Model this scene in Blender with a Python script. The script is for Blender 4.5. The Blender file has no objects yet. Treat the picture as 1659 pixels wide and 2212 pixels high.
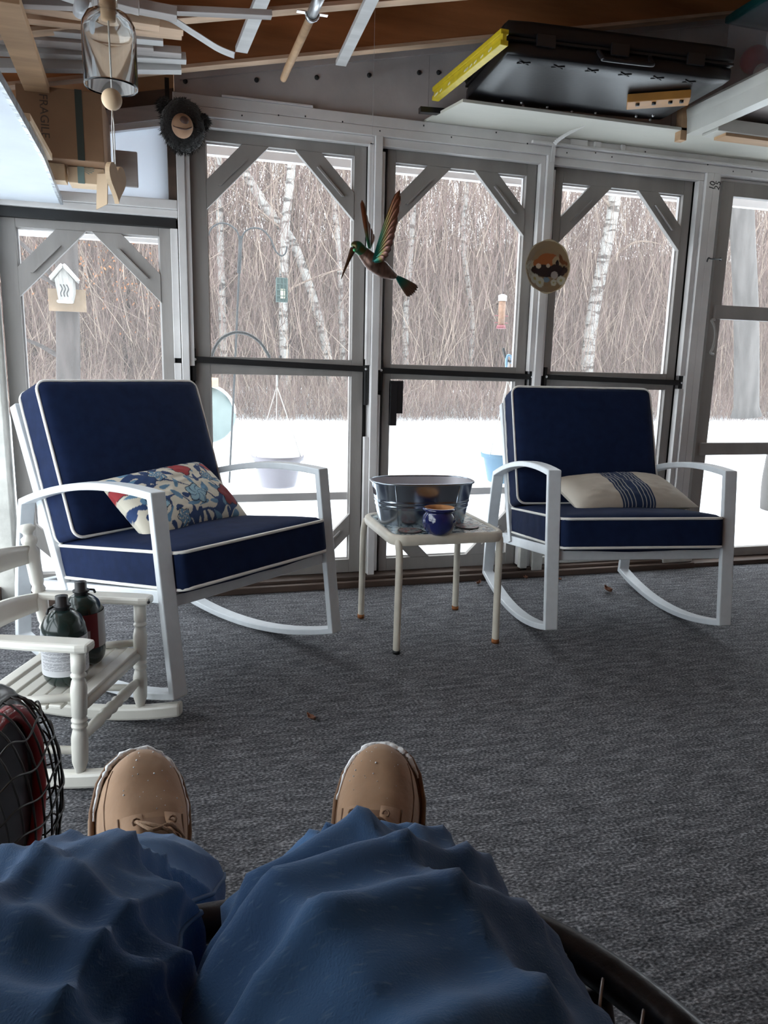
import bpy, bmesh, math, random
from mathutils import Vector, Matrix, Euler, noise
random.seed(7)
R = math.radians
SC = bpy.context.scene
COL = SC.collection

# ------------------------------------------------------------------ camera
cam_d = bpy.data.cameras.new('camera'); cam = bpy.data.objects.new('camera', cam_d); COL.objects.link(cam)
cam_d.sensor_fit = 'VERTICAL'; cam_d.sensor_height = 36.0; cam_d.lens = 1589.66 / 2212 * 36.0
cam_d.clip_start = 0.01; cam_d.clip_end = 300
def cam_matrix(yaw, pitch, roll):
    f = Vector((math.sin(yaw)*math.cos(pitch), math.cos(yaw)*math.cos(pitch), -math.sin(pitch)))
    r0 = Vector((math.cos(yaw), -math.sin(yaw), 0)); u0 = r0.cross(f)
    r = math.cos(roll)*r0 + math.sin(roll)*u0; u = -math.sin(roll)*r0 + math.cos(roll)*u0
    return Matrix(((r.x, u.x, -f.x), (r.y, u.y, -f.y), (r.z, u.z, -f.z))).to_4x4()
cam.matrix_world = Matrix.Translation((0, 0, 1.0)) @ cam_matrix(R(15.971), R(11.077), R(1.351))
SC.camera = cam
# ------------------------------------------------------------------ sky (even overcast) and exposure
world = bpy.data.worlds.new('overcast_sky'); SC.world = world; world.use_nodes = True
wn = world.node_tree.nodes; bg = wn.get('Background') or wn.new('ShaderNodeBackground')
wo = wn.get('World Output') or wn.new('ShaderNodeOutputWorld')
world.node_tree.links.new(bg.outputs[0], wo.inputs[0])
bg.inputs[0].default_value = (0.87, 0.95, 1.0, 1); bg.inputs[1].default_value = 1.0
SC.view_settings.view_transform = 'Standard'; SC.view_settings.look = 'None'
SC.view_settings.gamma = 1.0; SC.view_settings.use_curve_mapping = False
SC.view_settings.exposure = 2.65
SC.cycles.use_denoising = True
SC.cycles.max_bounces = 10; SC.cycles.diffuse_bounces = 6; SC.cycles.transparent_max_bounces = 16

# ------------------------------------------------------------------ materials
MATS = {}
def mat(name, col, rough=0.6, metal=0.0, var=0.0, scale=8.0, bump=0.0, bscale=60.0, stretch=None, spec=0.5, coat=0.0, sheen=0.0, trans=0.0, alpha=1.0, ior=1.45, col2=None, attr=None):
    m = bpy.data.materials.new(name); m.use_nodes = True
    nt = m.node_tree; b = nt.nodes['Principled BSDF']
    b.inputs['Base Color'].default_value = (*col, 1); b.inputs['Roughness'].default_value = rough
    b.inputs['Metallic'].default_value = metal; b.inputs['Specular IOR Level'].default_value = spec
    b.inputs['IOR'].default_value = ior
    if coat: b.inputs['Coat Weight'].default_value = coat
    if sheen: b.inputs['Sheen Weight'].default_value = sheen
    if trans: b.inputs['Transmission Weight'].default_value = trans
    if alpha < 1: b.inputs['Alpha'].default_value = alpha
    tc = nt.nodes.new('ShaderNodeTexCoord'); mp = nt.nodes.new('ShaderNodeMapping')
    nt.links.new(tc.outputs['Object'], mp.inputs['Vector'])
    if stretch: mp.inputs['Scale'].default_value = stretch
    if attr:
        a = nt.nodes.new('ShaderNodeAttribute'); a.attribute_name = attr
        nt.links.new(a.outputs['Color'], b.inputs['Base Color'])
    elif var or col2:
        n = nt.nodes.new('ShaderNodeTexNoise'); n.inputs['Scale'].default_value = scale; n.inputs['Detail'].default_value = 6
        nt.links.new(mp.outputs[0], n.inputs['Vector'])
        r = nt.nodes.new('ShaderNodeValToRGB'); r.color_ramp.elements[0].position = .32; r.color_ramp.elements[1].position = .68
        c2 = col2 if col2 else tuple(min(1, c*(1+var)) for c in col)
        c1 = col if col2 else tuple(c*(1-var) for c in col)
        r.color_ramp.elements[0].color = (*c1, 1); r.color_ramp.elements[1].color = (*c2, 1)
        nt.links.new(n.outputs['Fac'], r.inputs[0]); nt.links.new(r.outputs[0], b.inputs['Base Color'])
    if bump:
        n2 = nt.nodes.new('ShaderNodeTexNoise'); n2.inputs['Scale'].default_value = bscale; n2.inputs['Detail'].default_value = 4
        nt.links.new(mp.outputs[0], n2.inputs['Vector'])
        bp = nt.nodes.new('ShaderNodeBump'); bp.inputs['Strength'].default_value = bump; bp.inputs['Distance'].default_value = .01
        nt.links.new(n2.outputs['Fac'], bp.inputs['Height']); nt.links.new(bp.outputs[0], b.inputs['Normal'])
    MATS[name] = m; return m

def screen_mat(name, col, density):
    m = bpy.data.materials.new(name); m.use_nodes = True; nt = m.node_tree
    for n in list(nt.nodes):
        if n.type == 'BSDF_PRINCIPLED': nt.nodes.remove(n)
    out = [n for n in nt.nodes if n.type == 'OUTPUT_MATERIAL'][0]
    t = nt.nodes.new('ShaderNodeBsdfTransparent'); d = nt.nodes.new('ShaderNodeBsdfDiffuse'); d.inputs[0].default_value = (*col, 1)
    tl = nt.nodes.new('ShaderNodeBsdfTranslucent'); tl.inputs[0].default_value = (*col, 1)
    ad = nt.nodes.new('ShaderNodeMixShader'); ad.inputs[0].default_value = .5
    nt.links.new(d.outputs[0], ad.inputs[1]); nt.links.new(tl.outputs[0], ad.inputs[2])
    mx = nt.nodes.new('ShaderNodeMixShader'); mx.inputs[0].default_value = density
    nt.links.new(t.outputs[0], mx.inputs[1]); nt.links.new(ad.outputs[0], mx.inputs[2]); nt.links.new(mx.outputs[0], out.inputs[0])
    MATS[name] = m; return m

M = MATS
mat('white_paint', (.72, .70, .69), .45, var=.10, scale=5, bump=.08, bscale=40)
mat('old_white', (.58, .57, .53), .65, var=.22, scale=9, bump=.25, bscale=30)
mat('frame_grey', (.30, .28, .265), .6, var=.14, scale=7, bump=.1, bscale=50, stretch=(1, 1, .25))
mat('ply_grey', (.56, .52, .51), .7, var=.16, scale=4, bump=.15, bscale=35)
mat('ply_white', (.66, .65, .58), .65, var=.08, scale=4, bump=.08, bscale=50, stretch=(.3, 1, 1))
mat('plain_black', (.012, .012, .013), .5)
mat('black_plastic', (.016, .016, .018), .32, bump=.05, bscale=90)
mat('rafter_brown', (.36, .145, .055), .7, var=.35, scale=6, bump=.12, bscale=40, stretch=(.25, 2, 2))
mat('tan_pale', (.60, .42, .29), .75, var=.25, scale=10, stretch=(.3, 2, 2))
mat('deck_brown', (.24, .11, .05), .8, var=.3, scale=5, stretch=(.4, 1, 1))
mat('sill_brown', (.085, .055, .042), .7, var=.45, scale=9, stretch=(.3, 1, 1))
mat('wood_tan', (.52, .33, .19), .65, var=.18, scale=9, stretch=(.4, 2, 2))
mat('wood_pale', (.66, .48, .31), .6, var=.14, scale=12, stretch=(1, 1, .3))
mat('wood_grey', (.42, .38, .36), .75, var=.22, scale=9, stretch=(.2, 2, 2))
mat('cardboard', (.26, .15, .085), .85, var=.10, scale=6)
mat('cardboard_pale', (.62, .46, .31), .85, var=.08, scale=6)
mat('tape_dark', (.035, .05, .045), .35)
mat('tape_green', (.19, .28, .27), .35)
mat('chair_white', (.64, .67, .70), .35, var=.04, scale=30)
mat('navy', (.008, .016, .050), .85, var=.14, scale=30, bump=.12, bscale=18, spec=.15)
mat('piping', (.80, .78, .74), .7)
mat('table_cream', (.62, .57, .48), .45, var=.10, scale=14, bump=.06, bscale=60)
mat('rust', (.28, .10, .03), .85, var=.4, scale=40)
mat('galvanised', (.42, .47, .53), .22, metal=1.0, var=.15, scale=7)
mat('tub_inside', (.52, .50, .53), .5, metal=.6, var=.1, scale=8)
mat('glaze_blue', (.012, .018, .10), .07, coat=.8, var=.4, scale=12)
mat('terracotta', (.46, .22, .09), .8, var=.15, scale=20)
mat('child_white', (.70, .68, .62), .32, var=.05, scale=10, coat=.25)
mat('propane_green', (.010, .022, .020), .22, coat=.4)
mat('snow', (.86, .90, .94), .85, var=.03, scale=2, bump=.3, bscale=3)
mat('metal_dark', (.030, .033, .036), .5, metal=.2)
mat('metal_grey', (.55, .55, .56), .35, metal=.9)
mat('steel_lite', (.72, .72, .72), .3, metal=.9)
screen_mat('insect_screen', (.36, .36, .35), .20)
screen_mat('plastic_sheet', (.86, .90, .95), .96)

# ------------------------------------------------------------------ mesh helpers
class MB:
    def __init__(s): s.v = []; s.f = []; s.m = []; s.s = []
    def add(s, vs, fs, mi=0, sm=False, T=None):
        o = len(s.v)
        s.v += [tuple(T @ Vector(v)) for v in vs] if T is not None else [tuple(v) for v in vs]
        for f in fs: s.f.append(tuple(i+o for i in f)); s.m.append(mi); s.s.append(sm)
        return s
    def box(s, a, b, mi=0, T=None):
        x0, y0, z0 = a; x1, y1, z1 = b
        return s.add([(x0,y0,z0),(x1,y0,z0),(x1,y1,z0),(x0,y1,z0),(x0,y0,z1),(x1,y0,z1),(x1,y1,z1),(x0,y1,z1)],
                     [(0,3,2,1),(4,5,6,7),(0,1,5,4),(1,2,6,5),(2,3,7,6),(3,0,4,7)], mi, False, T)
    def bar(s, p, q, w, h, up=(0,0,1), mi=0):
        p = Vector(p); q = Vector(q); d = q-p; L = d.length; d.normalize()
        x = d.cross(Vector(up)); x = x.normalized() if x.length > 1e-6 else Vector((1,0,0)); z = x.cross(d)
        T = Matrix(((x.x,d.x,z.x,p.x),(x.y,d.y,z.y,p.y),(x.z,d.z,z.z,p.z),(0,0,0,1)))
        return s.box((-w/2,0,-h/2),(w/2,L,h/2),mi,T)
    def tube(s, pts, r, n=8, closed=False, mi=0, T=None, caps=True, flat=1.0):
        pts = [Vector(p) for p in pts]; N = len(pts); rs = r if isinstance(r,(list,tuple)) else [r]*N
        vs = []; prev = None
        for i, p in enumerate(pts):
            a = pts[(i-1)%N] if (closed or i>0) else p; b = pts[(i+1)%N] if (closed or i<N-1) else p
            t = (b-a); t = t.normalized() if t.length > 1e-9 else Vector((0,0,1))
            if prev is None:
                k = Vector((0,0,1)) if abs(t.z)<.9 else Vector((1,0,0)); x = t.cross(k).normalized()
            else:
                x = prev - t*prev.dot(t); x = x.normalized() if x.length > 1e-6 else t.orthogonal().normalized()
            prev = x; y = t.cross(x)
            for j in range(n):
                an = 2*math.pi*j/n; vs.append(p + (x*math.cos(an) + y*math.sin(an)*flat)*rs[i])
        fs = []
        for i in range(N if closed else N-1):
            i2 = (i+1)%N
            for j in range(n): fs.append((i*n+j, i*n+(j+1)%n, i2*n+(j+1)%n, i2*n+j))
        if not closed and caps: fs.append(tuple(range(n-1,-1,-1))); fs.append(tuple((N-1)*n+j for j in range(n)))
        return s.add(vs, fs, mi, True, T)
    def lathe(s, prof, n=24, mi=0, T=None, sx=1.0, sy=1.0, sm=True, capb=False, capt=False, power=2.0):
        vs = []
        for r, z in prof:
            for j in range(n):
                an = 2*math.pi*j/n; c = math.cos(an); d = math.sin(an)
                if power != 2.0: c = math.copysign(abs(c)**(2/power), c); d = math.copysign(abs(d)**(2/power), d)
                vs.append((r*c*sx, r*d*sy, z))
        fs = []
        for i in range(len(prof)-1):
            for j in range(n): fs.append((i*n+j, i*n+(j+1)%n, (i+1)*n+(j+1)%n, (i+1)*n+j))
        if capb: fs.append(tuple(range(n-1,-1,-1)))
        if capt: fs.append(tuple((len(prof)-1)*n+j for j in range(n)))
        return s.add(vs, fs, mi, sm, T)
    def prism(s, poly, z0, z1, mi=0, T=None):
        n = len(poly); vs = [(x,y,z0) for x,y in poly] + [(x,y,z1) for x,y in poly]
        fs = [tuple(range(n-1,-1,-1)), tuple(range(n,2*n))] + [(i,(i+1)%n,n+(i+1)%n,n+i) for i in range(n)]
        return s.add(vs, fs, mi, False, T)
    def grid(s, fn, nu, nv, mi=0, sm=True, T=None, cu=False, cv=False):
        vs = [fn(i/(nu if cu else nu-1), j/(nv if cv else nv-1)) for i in range(nu) for j in range(nv)]; fs = []
        for i in range(nu if cu else nu-1):
            for j in range(nv if cv else nv-1):
                a = i*nv+j; b = i*nv+(j+1)%nv; c = ((i+1)%nu)*nv+(j+1)%nv; d = ((i+1)%nu)*nv+j
                fs.append((a,d,c,b))
        return s.add(vs, fs, mi, sm, T)
    def ball(s, c, r, n=10, m=7, mi=0, sq=(1,1,1), T=None):
        prof = [(max(1e-5,math.sin(math.pi*i/m)), -math.cos(math.pi*i/m)) for i in range(m+1)]
        TT = Matrix.Translation(c) @ Matrix.Diagonal((r*sq[0], r*sq[1], r*sq[2], 1))
        if T is not None: TT = T @ TT
        return s.lathe(prof, n, mi, TT)
    def cushion(s, hx, hy, hz, r, puff=0.0, n=14, mi=0, T=None, fn=None):
        bm = bmesh.new(); bmesh.ops.create_cube(bm, size=2); bmesh.ops.subdivide_edges(bm, edges=bm.edges[:], cuts=n-1, use_grid_fill=True)
        vs = []
        for v in bm.verts:
            q = Vector((v.co.x*hx, v.co.y*hy, v.co.z*hz))
            core = Vector((max(-hx+r,min(hx-r,q.x)), max(-hy+r,min(hy-r,q.y)), max(-hz+r,min(hz-r,q.z))))
            d = q-core
            if d.length > 1e-6: q = core + d.normalized()*r
            k = max(0,(1-(q.x/hx)**2))*max(0,(1-(q.y/hy)**2))
            q.z += math.copysign(puff*k**.6, q.z)*min(1,abs(v.co.z)*1.0)
            if fn: q = fn(q)
            vs.append(q)
        fs = [tuple(v.index for v in f.verts) for f in bm.faces]; bm.free()
        return s.add(vs, fs, mi, True, T)
    def build(s, name, mats, parent=None, bevel=0.0, loc=None, rot=None, subsurf=0, weld=False):
        me = bpy.data.meshes.new(name); me.from_pydata(s.v, [], s.f)
        ml = mats if isinstance(mats,(list,tuple)) else [mats]
        for m in ml: me.materials.append(M[m] if isinstance(m,str) else m)
        me.polygons.foreach_set('material_index', s.m); me.polygons.foreach_set('use_smooth', s.s)
        me.update()
        o = bpy.data.objects.new(name, me); COL.objects.link(o)
        if parent: o.parent = parent
        if loc: o.location = loc
        if rot: o.rotation_euler = rot
        if weld: w = o.modifiers.new('weld','WELD'); w.merge_threshold = .0002
        if bevel: b = o.modifiers.new('edge','BEVEL'); b.width = bevel; b.segments = 2; b.limit_method = 'ANGLE'; b.angle_limit = R(40)
        if subsurf: u = o.modifiers.new('sub','SUBSURF'); u.levels = u.render_levels = subsurf
        return o
def tag(o, label=None, cat=None, group=None, kind=None):
    if label: o['label'] = label
    if cat: o['category'] = cat
    if group: o['group'] = group
    if kind: o['kind'] = kind
    return o
def empty(name, loc=(0,0,0), rz=0.0, rot=None):
    o = bpy.data.objects.new(name, None); COL.objects.link(o); o.location = loc
    o.rotation_euler = rot if rot else (0,0,rz); o.empty_display_size = .05; return o
def boxo(name, a, b, m, parent=None, bevel=.002): return MB().box(a,b).build(name, m, parent, bevel)
def frame_T(o, x, z):
    o = Vector(o); x = Vector(x).normalized(); z = Vector(z); z = (z - x*z.dot(x)).normalized(); y = z.cross(x)
    return Matrix(((x.x,y.x,z.x,o.x),(x.y,y.y,z.y,o.y),(x.z,y.z,z.z,o.z),(0,0,0,1)))
def paint(o, fn):
    me = o.data; a = me.color_attributes.new('print', 'FLOAT_COLOR', 'POINT')
    for i, v in enumerate(me.vertices): a.data[i].color = (*fn(v.co), 1)
def spline(pts, n):
    P = [Vector(p) for p in pts]; out = []; k = len(P)-1
    for i in range(k):
        p0 = P[max(0,i-1)]; p1 = P[i]; p2 = P[i+1]; p3 = P[min(k,i+2)]
        for j in range(n):
            t = j/n; out.append(.5*((2*p1)+(p2-p0)*t+(2*p0-5*p1+4*p2-p3)*t*t+(3*p1-p0-3*p2+p3)*t**3))
    out.append(P[-1]); return out

# ------------------------------------------------------------------ the porch shell
XZ = Matrix(((1,0,0,0),(0,0,1,0),(0,1,0,0),(0,0,0,1)))      # (x, z, depth) -> world axes
def roof_z(x): return 2.0 + .214*(x+.09)
XL, XR, YN, YW = -.70, 4.25, -1.35, 3.22                      # left wall, right wall, near wall, window wall faces

def carpet_material():
    m = bpy.data.materials.new('carpet'); m.use_nodes = True; nt = m.node_tree; b = nt.nodes['Principled BSDF']
    b.inputs['Roughness'].default_value = .95; b.inputs['Specular IOR Level'].default_value = .1
    tc = nt.nodes.new('ShaderNodeTexCoord')
    def nz(scale, detail, st=(1,1,1)):
        mp = nt.nodes.new('ShaderNodeMapping'); mp.inputs['Scale'].default_value = st
        nt.links.new(tc.outputs['Object'], mp.inputs[0])
        n = nt.nodes.new('ShaderNodeTexNoise'); n.inputs['Scale'].default_value = scale; n.inputs['Detail'].default_value = detail
        nt.links.new(mp.outputs[0], n.inputs[0]); return n
    fine = nz(170, 3, (.75,1.25,1)); mid = nz(34, 4, (.35,1.5,1)); big = nz(1.6, 3)
    r = nt.nodes.new('ShaderNodeValToRGB'); e = r.color_ramp.elements
    e[0].position = .36; e[0].color = (.040,.041,.046,1); e[1].position = .70; e[1].color = (.36,.36,.38,1)
    k = r.color_ramp.elements.new(.52); k.color = (.122,.123,.133,1)
    a = nt.nodes.new('ShaderNodeMath'); a.operation = 'MULTIPLY_ADD'; a.inputs[1].default_value = .35; 
    nt.links.new(mid.outputs['Fac'], a.inputs[0])
    a2 = nt.nodes.new('ShaderNodeMath'); a2.operation = 'MULTIPLY_ADD'; a2.inputs[1].default_value = .85; a2.inputs[2].default_value = -.10
    nt.links.new(fine.outputs['Fac'], a2.inputs[0]); nt.links.new(a2.outputs[0], a.inputs[2])
    nt.links.new(a.outputs[0], r.inputs[0])
    mx = nt.nodes.new('ShaderNodeMix'); mx.data_type = 'RGBA'; mx.blend_type = 'MULTIPLY'; mx.inputs[0].default_value = .35
    nt.links.new(r.outputs[0], mx.inputs[6])
    r2 = nt.nodes.new('ShaderNodeValToRGB'); r2.color_ramp.elements[0].color = (.6,.6,.62,1); r2.color_ramp.elements[1].color = (1.15,1.12,1.08,1)
    nt.links.new(big.outputs['Fac'], r2.inputs[0]); nt.links.new(r2.outputs[0], mx.inputs[7])
    nt.links.new(mx.outputs[2], b.inputs['Base Color'])
    bp = nt.nodes.new('ShaderNodeBump'); bp.inputs['Strength'].default_value = .6; bp.inputs['Distance'].default_value = .004
    nt.links.new(fine.outputs['Fac'], bp.inputs['Height']); nt.links.new(bp.outputs[0], b.inputs['Normal'])
    MATS['carpet'] = m
carpet_material()
fl_ = boxo('floor', (XL-.1, YN-.1, -.04), (XR+.1, YW+.09, 0), 'carpet', bevel=0); tag(fl_, 'grey flecked porch carpet', kind='structure')

# ceiling: sloping deck with rafters that run parallel to the window wall
ceil = empty('ceiling', (0,0,0)); tag(ceil, 'sloping brown timber roof with exposed rafters', kind='structure')
d = MB()
y0, y1 = YN-.15, 4.15; xa, xb = XL-.55, XR+.3; za, zb = roof_z(xa)+.186, roof_z(xb)+.186
d.add([(xa,y0,za),(xb,y0,zb),(xb,y1,zb),(xa,y1,za),(xa,y0,za+.02),(xb,y0,zb+.02),(xb,y1,zb+.02),(xa,y1,za+.02)],
      [(0,3,2,1),(4,5,6,7),(0,1,5,4),(1,2,6,5),(2,3,7,6),(3,0,4,7)])
d.build('roof_deck', 'deck_brown', ceil)
rs = MB(); o_ = .12
rs.add([(xa-.1,y0,za+.02),(xb,y0,zb+.02),(xb,y1,zb+.02),(xa-.1,y1,za+.02),(xa-.1,y0,za+.02+o_),(xb,y0,zb+.02+o_),(xb,y1,zb+.02+o_),(xa-.1,y1,za+.02+o_)],
      [(0,3,2,1),(4,5,6,7),(0,1,5,4),(1,2,6,5),(2,3,7,6),(3,0,4,7)])
rs.build('roof_snow', 'snow', ceil)
def rafter(y, x0=XL-.45, x1=XR):
    g = MB(); t = .019
    for (zo0, zo1, mi, yy) in ((.010,.186,0,t),(0,.012,1,t+.004)):  # added underside strip; its paler tan carries wood colour and floor bounce
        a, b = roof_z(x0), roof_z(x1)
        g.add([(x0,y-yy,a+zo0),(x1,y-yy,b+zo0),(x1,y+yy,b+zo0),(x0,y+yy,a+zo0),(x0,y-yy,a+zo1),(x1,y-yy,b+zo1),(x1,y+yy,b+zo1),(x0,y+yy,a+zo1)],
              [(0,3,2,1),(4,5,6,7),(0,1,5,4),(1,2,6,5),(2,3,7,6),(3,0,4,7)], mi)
    return g.build('rafter', ['rafter_brown','tan_pale'], ceil)
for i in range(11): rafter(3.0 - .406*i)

# ---- window wall
wf = empty('wall_far', (0,0,0)); tag(wf, 'white painted timber wall of posts holding tall screens', kind='structure')
def wbox(n, a, b, m, bev=.002): return boxo(n, a, b, m, wf, bev)
POSTS = [(.037,.068),(.847,.880),(1.648,1.683),(2.494,2.535),(2.5355,2.575),(3.44,3.50),(4.19,4.25)]
for i, (a, b) in enumerate(POSTS):
    wbox('post', (a, YW, .045), (b, YW+.09, 1.957 if i else 2.02), 'white_paint', .003)
wbox('post', (XL-.03, YW-.03, 0), (XL+.055, YW+.09, 1.60), 'old_white', .004)
STOPS = [ (.006,.034,1.53,1.02),(.006,.034,1.0,.045),(.069,.088,1.92,.99),(.069,.088,.89,.045),
          (.826,.846,1.93,1.01),(.826,.846,.69,.05),(.881,.896,1.90,.99),(.881,.896,.88,.06),
          (1.624,1.647,1.925,1.0),(1.624,1.647,.72,.05),(1.684,1.700,1.90,.98),(1.684,1.700,.86,.05),
          (2.466,2.493,1.92,.995),(2.466,2.493,.93,.045)]
for (a, b, z1, z0) in STOPS: wbox('stop_strip', (a, YW+.016, z0), (b, YW+.05, z1), 'white_paint', .002)
for (a, b) in ((-.02,.10),(.80,.93),(1.60,1.73),(2.45,2.62)): wbox('gap_strip', (a, YW+.086, .03), (b, YW+.094, 1.95), 'plain_black', 0)  # black backing strip behind the gaps beside each post
# header over the tall screens: two boards, a stop below, a ledge on top
wbox('header_board', (.03, YW, 1.955), (XR, YW+.07, 1.9895), 'white_paint', .002)
wbox('header_board', (.03, YW+.001, 1.9905), (XR, YW+.09, 2.032), 'white_paint', .002)
for (a, b) in ((.069,.845),(.881,1.646),(1.684,2.492)): wbox('head_stop', (a, YW+.016, 1.921), (b, YW+.05, 1.9545), 'white_paint', .002)
wbox('head_filler', (.03, YW+.07, 1.925), (XR, YW+.088, 1.99), 'plain_black', 0)
wbox('moulding', (1.559, 3.200, 1.957)[:1]+(3.20, 1.992), (XR, YW, 2.004), 'white_paint', .003)
for (a, b) in ((1.752,1.836),(1.872,1.905),(2.01,2.03)): wbox('shim_block', (a, YW-.012, 2.004), (b, YW, 2.030), 'white_paint', .002)
for k in range(26):
    x = .12 + k*.157 + random.uniform(-.05,.05); zn = 1.966+random.random()*.055; wbox('nail_head', (x, YW-.001, zn), (x+.005, YW+.002, zn+.006), 'metal_dark', 0)
# header over the short left screen, transom and gable boards above it
wbox('header_board', (XL, YW, 1.600), (.036, YW+.08, 1.636), 'white_paint', .003)
wbox('header_board', (XL, YW+.012, 1.572), (.036, YW+.08, 1.5995), 'white_paint', .003)
wbox('gap_strip', (XL, YW+.03, 1.534), (.03, YW+.085, 1.572), 'plain_black', .002)  # black strip across the gap under the left header
wbox('transom_jamb', (.004, YW+.01, 1.636), (.036, YW+.07, 2.0), 'sill_brown', .002)
tz = lambda x: 1.894 + .214*(x+.10)
g = MB(); g.prism([(XL,1.636),(.004,1.636),(.004,tz(.004)),(XL,tz(XL))], YW+.055, YW+.060, 0, XZ); tr = g.build('transom_sheet', 'plastic_sheet', wf)
def sloped(name, x0, x1, lo, hi, ya, yb, m):
    g = MB(); g.prism([(x0,tz(x0)+lo),(x1,tz(x1)+lo),(x1,tz(x1)+hi),(x0,tz(x0)+hi)], ya, yb, 0, XZ); return g.build(name, m, wf)
sloped('transom_head', XL, .004, 0, .022, YW+.03, YW+.07, 'white_paint')
sloped('gable_board', XL, .036, .022, .075, YW+.02, YW+.06, 'wood_grey')
sloped('gable_board', XL, .036, .0752, .13, YW+.03, YW+.06, 'sill_brown')
sloped('gable_board', XL, .036, .1302, .40, YW+.04, YW+.06, 'wood_tan')
# plywood gable panels over the header
def gable(x0, x1, y): 
    g = MB(); g.prism([(x0,2.033),(x1,2.033),(x1,roof_z(x1)+.18),(x0,roof_z(x0)+.18)], y, y+.012, 0, XZ); return g.build('gable_panel', 'ply_grey', wf)
gable(.037, 1.088, YW+.045); gable(1.0895, 2.3, YW+.047); gable(2.3015, XR, YW+.045)
g = MB(); xx0, xx1 = .06, XR
g.prism([(xx0,roof_z(xx0)+.055),(xx1,roof_z(xx1)+.055),(xx1,roof_z(xx1)+.17),(xx0,roof_z(xx0)+.17)], YW+.03, YW+.044, 0, XZ); g.build('gable_ledger', 'ply_grey', wf)
for q in ((0.080, 3.262, 2.086), (0.358, 3.262, 2.123), (0.603, 3.262, 2.161), (0.824, 3.262, 2.196), (1.042, 3.262, 2.232), (1.129, 3.262, 2.243)):
    g = MB(); g.lathe([(.0095,0),(.0095,.004),(.006,.007),(0.0005,.007)], 12, 0, Matrix.Translation(q) @ Matrix.Rotation(R(90),4,'X')); g.build('bolt_head', 'metal_dark', wf)
wbox('loose_lath', ((0.217, 3.200, 2.028)[0], YW-.004, 2.033), ((0.580, 3.200, 2.031)[0], YW+.03, 2.041), 'white_paint', .001)
# sill under the wall
wbox('sill_board', (XL, 3.170, 0), (2.62, YW+.09, .030), 'sill_brown', .004)
wbox('sill_board', (XL, 3.200, .030), (2.60, YW+.09, .045), 'sill_brown', .003)
wbox('sill_board', (2.62, 3.180, 0), (XR, YW+.09, .024), 'sill_brown', .004)
for (a, b, z0, z1, y) in ((1.70,2.46,.046,.085,3.235),(1.684,1.74,.012,.15,3.195),(1.62,1.66,.03,.17,3.20),(2.44,2.62,.03,.09,3.19)):
    wbox('sill_block', (a, y, z0), (b, y+.03, z1), 'old_white', .004)

# ---- screens between the posts
def window(n, x0, x1, o0, o1, zo0, zb, zt, zo1, mid, low, label, top=(.145,.255), bot=(.12,.215), xl=None):
    e = empty('window_%d' % n, ((x0+x1)/2, 3.275, 0)); tag(e, label, kind='structure'); c = (x0+x1)/2
    ya, yb = 0.0, .03
    def bx(nm, a, b, y0=ya, y1=yb, m='frame_grey', bev=.002): return boxo(nm, (a[0]-c, y0, a[1]), (b[0]-c, y1, b[1]), m, e, bev)
    bx('stile', (x0,zo0), (o0,zo1)); bx('stile', (o1,zo0), (x1,zo1))
    bx('rail', (o0,zt), (o1,zo1)); bx('rail', (o0,zo0), (o1,zb))
    if mid: bx('rail', (o0,mid[0]), (o1,mid[1]))
    if low: bx('rail', (o0,low[0]), (o1,low[1]), .028, .046, 'white_paint')
    bx('inner_bead', (o0,zb), (o0+.006,zt), .022, .04, 'white_paint', 0); bx('inner_bead', (o1-.006,zb), (o1,zt), .022, .04, 'white_paint', 0)
    bx('inner_bead', (o0+.006,zt-.006), (o1-.006,zt), .022, .04, 'white_paint', 0); bx('inner_bead', (o0+.006,zb), (o1-.006,zb+.006), .022, .04, 'white_paint', 0)
    for (iy, oy, zz, sg) in ((top[0],top[1],zt,-1),(bot[0],bot[1],zb,1)):
        for (xx, sx) in ((o0,1),(o1,-1)):
            poly = [(xx-c+sx*iy,zz),(xx-c+sx*oy,zz),(xx-c,zz+sg*oy*1.02),(xx-c,zz+sg*iy*1.02)]
            g = MB(); g.prism(poly, -.004, .021, 0, XZ); br = g.build('corner_brace', 'frame_grey', e, .0015)
            a = Vector((xx-c+sx*(oy*.62), -.008, zz+sg*oy*.24)); b = Vector((xx-c+sx*(oy*.20), -.008, zz+sg*oy*.66))
            g = MB(); g.bar(a, b, .010, .026, up=(1*sx,0,sg*-1)); g.build('batten', 'frame_grey', br)
    g = MB(); g.add([(o0-c-.01,.034,zb-.01),(o1-c+.01,.034,zb-.01),(o1-c+.01,.034,zt+.01),(o0-c-.01,.034,zt+.01)], [(0,1,2,3)]); g.build('insect_screen', 'insect_screen', e)
    return e
window(1, -.635, .010, -.570, -.038, .05, .110, 1.502, 1.548, None, (.40,.434), 'short screen panel with corner braces under the transom')
window(2, .089, .824, .153, .770, .048, .111, 1.881, 1.932, (.958,1.031), (.392,.428), 'screen panel with corner braces behind the hummingbird ornament')
window(3, .917, 1.626, .954, 1.575, .046, .107, 1.872, 1.928, (.950,1.017), (.400,.434), 'screen panel with corner braces and a dark bracket')
window(4, 1.723, 2.462, 1.760, 2.414, .046, .107, 1.858, 1.926, (.922,1.003), (.40,.434), 'screen panel with corner braces beside the screen door')
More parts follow.
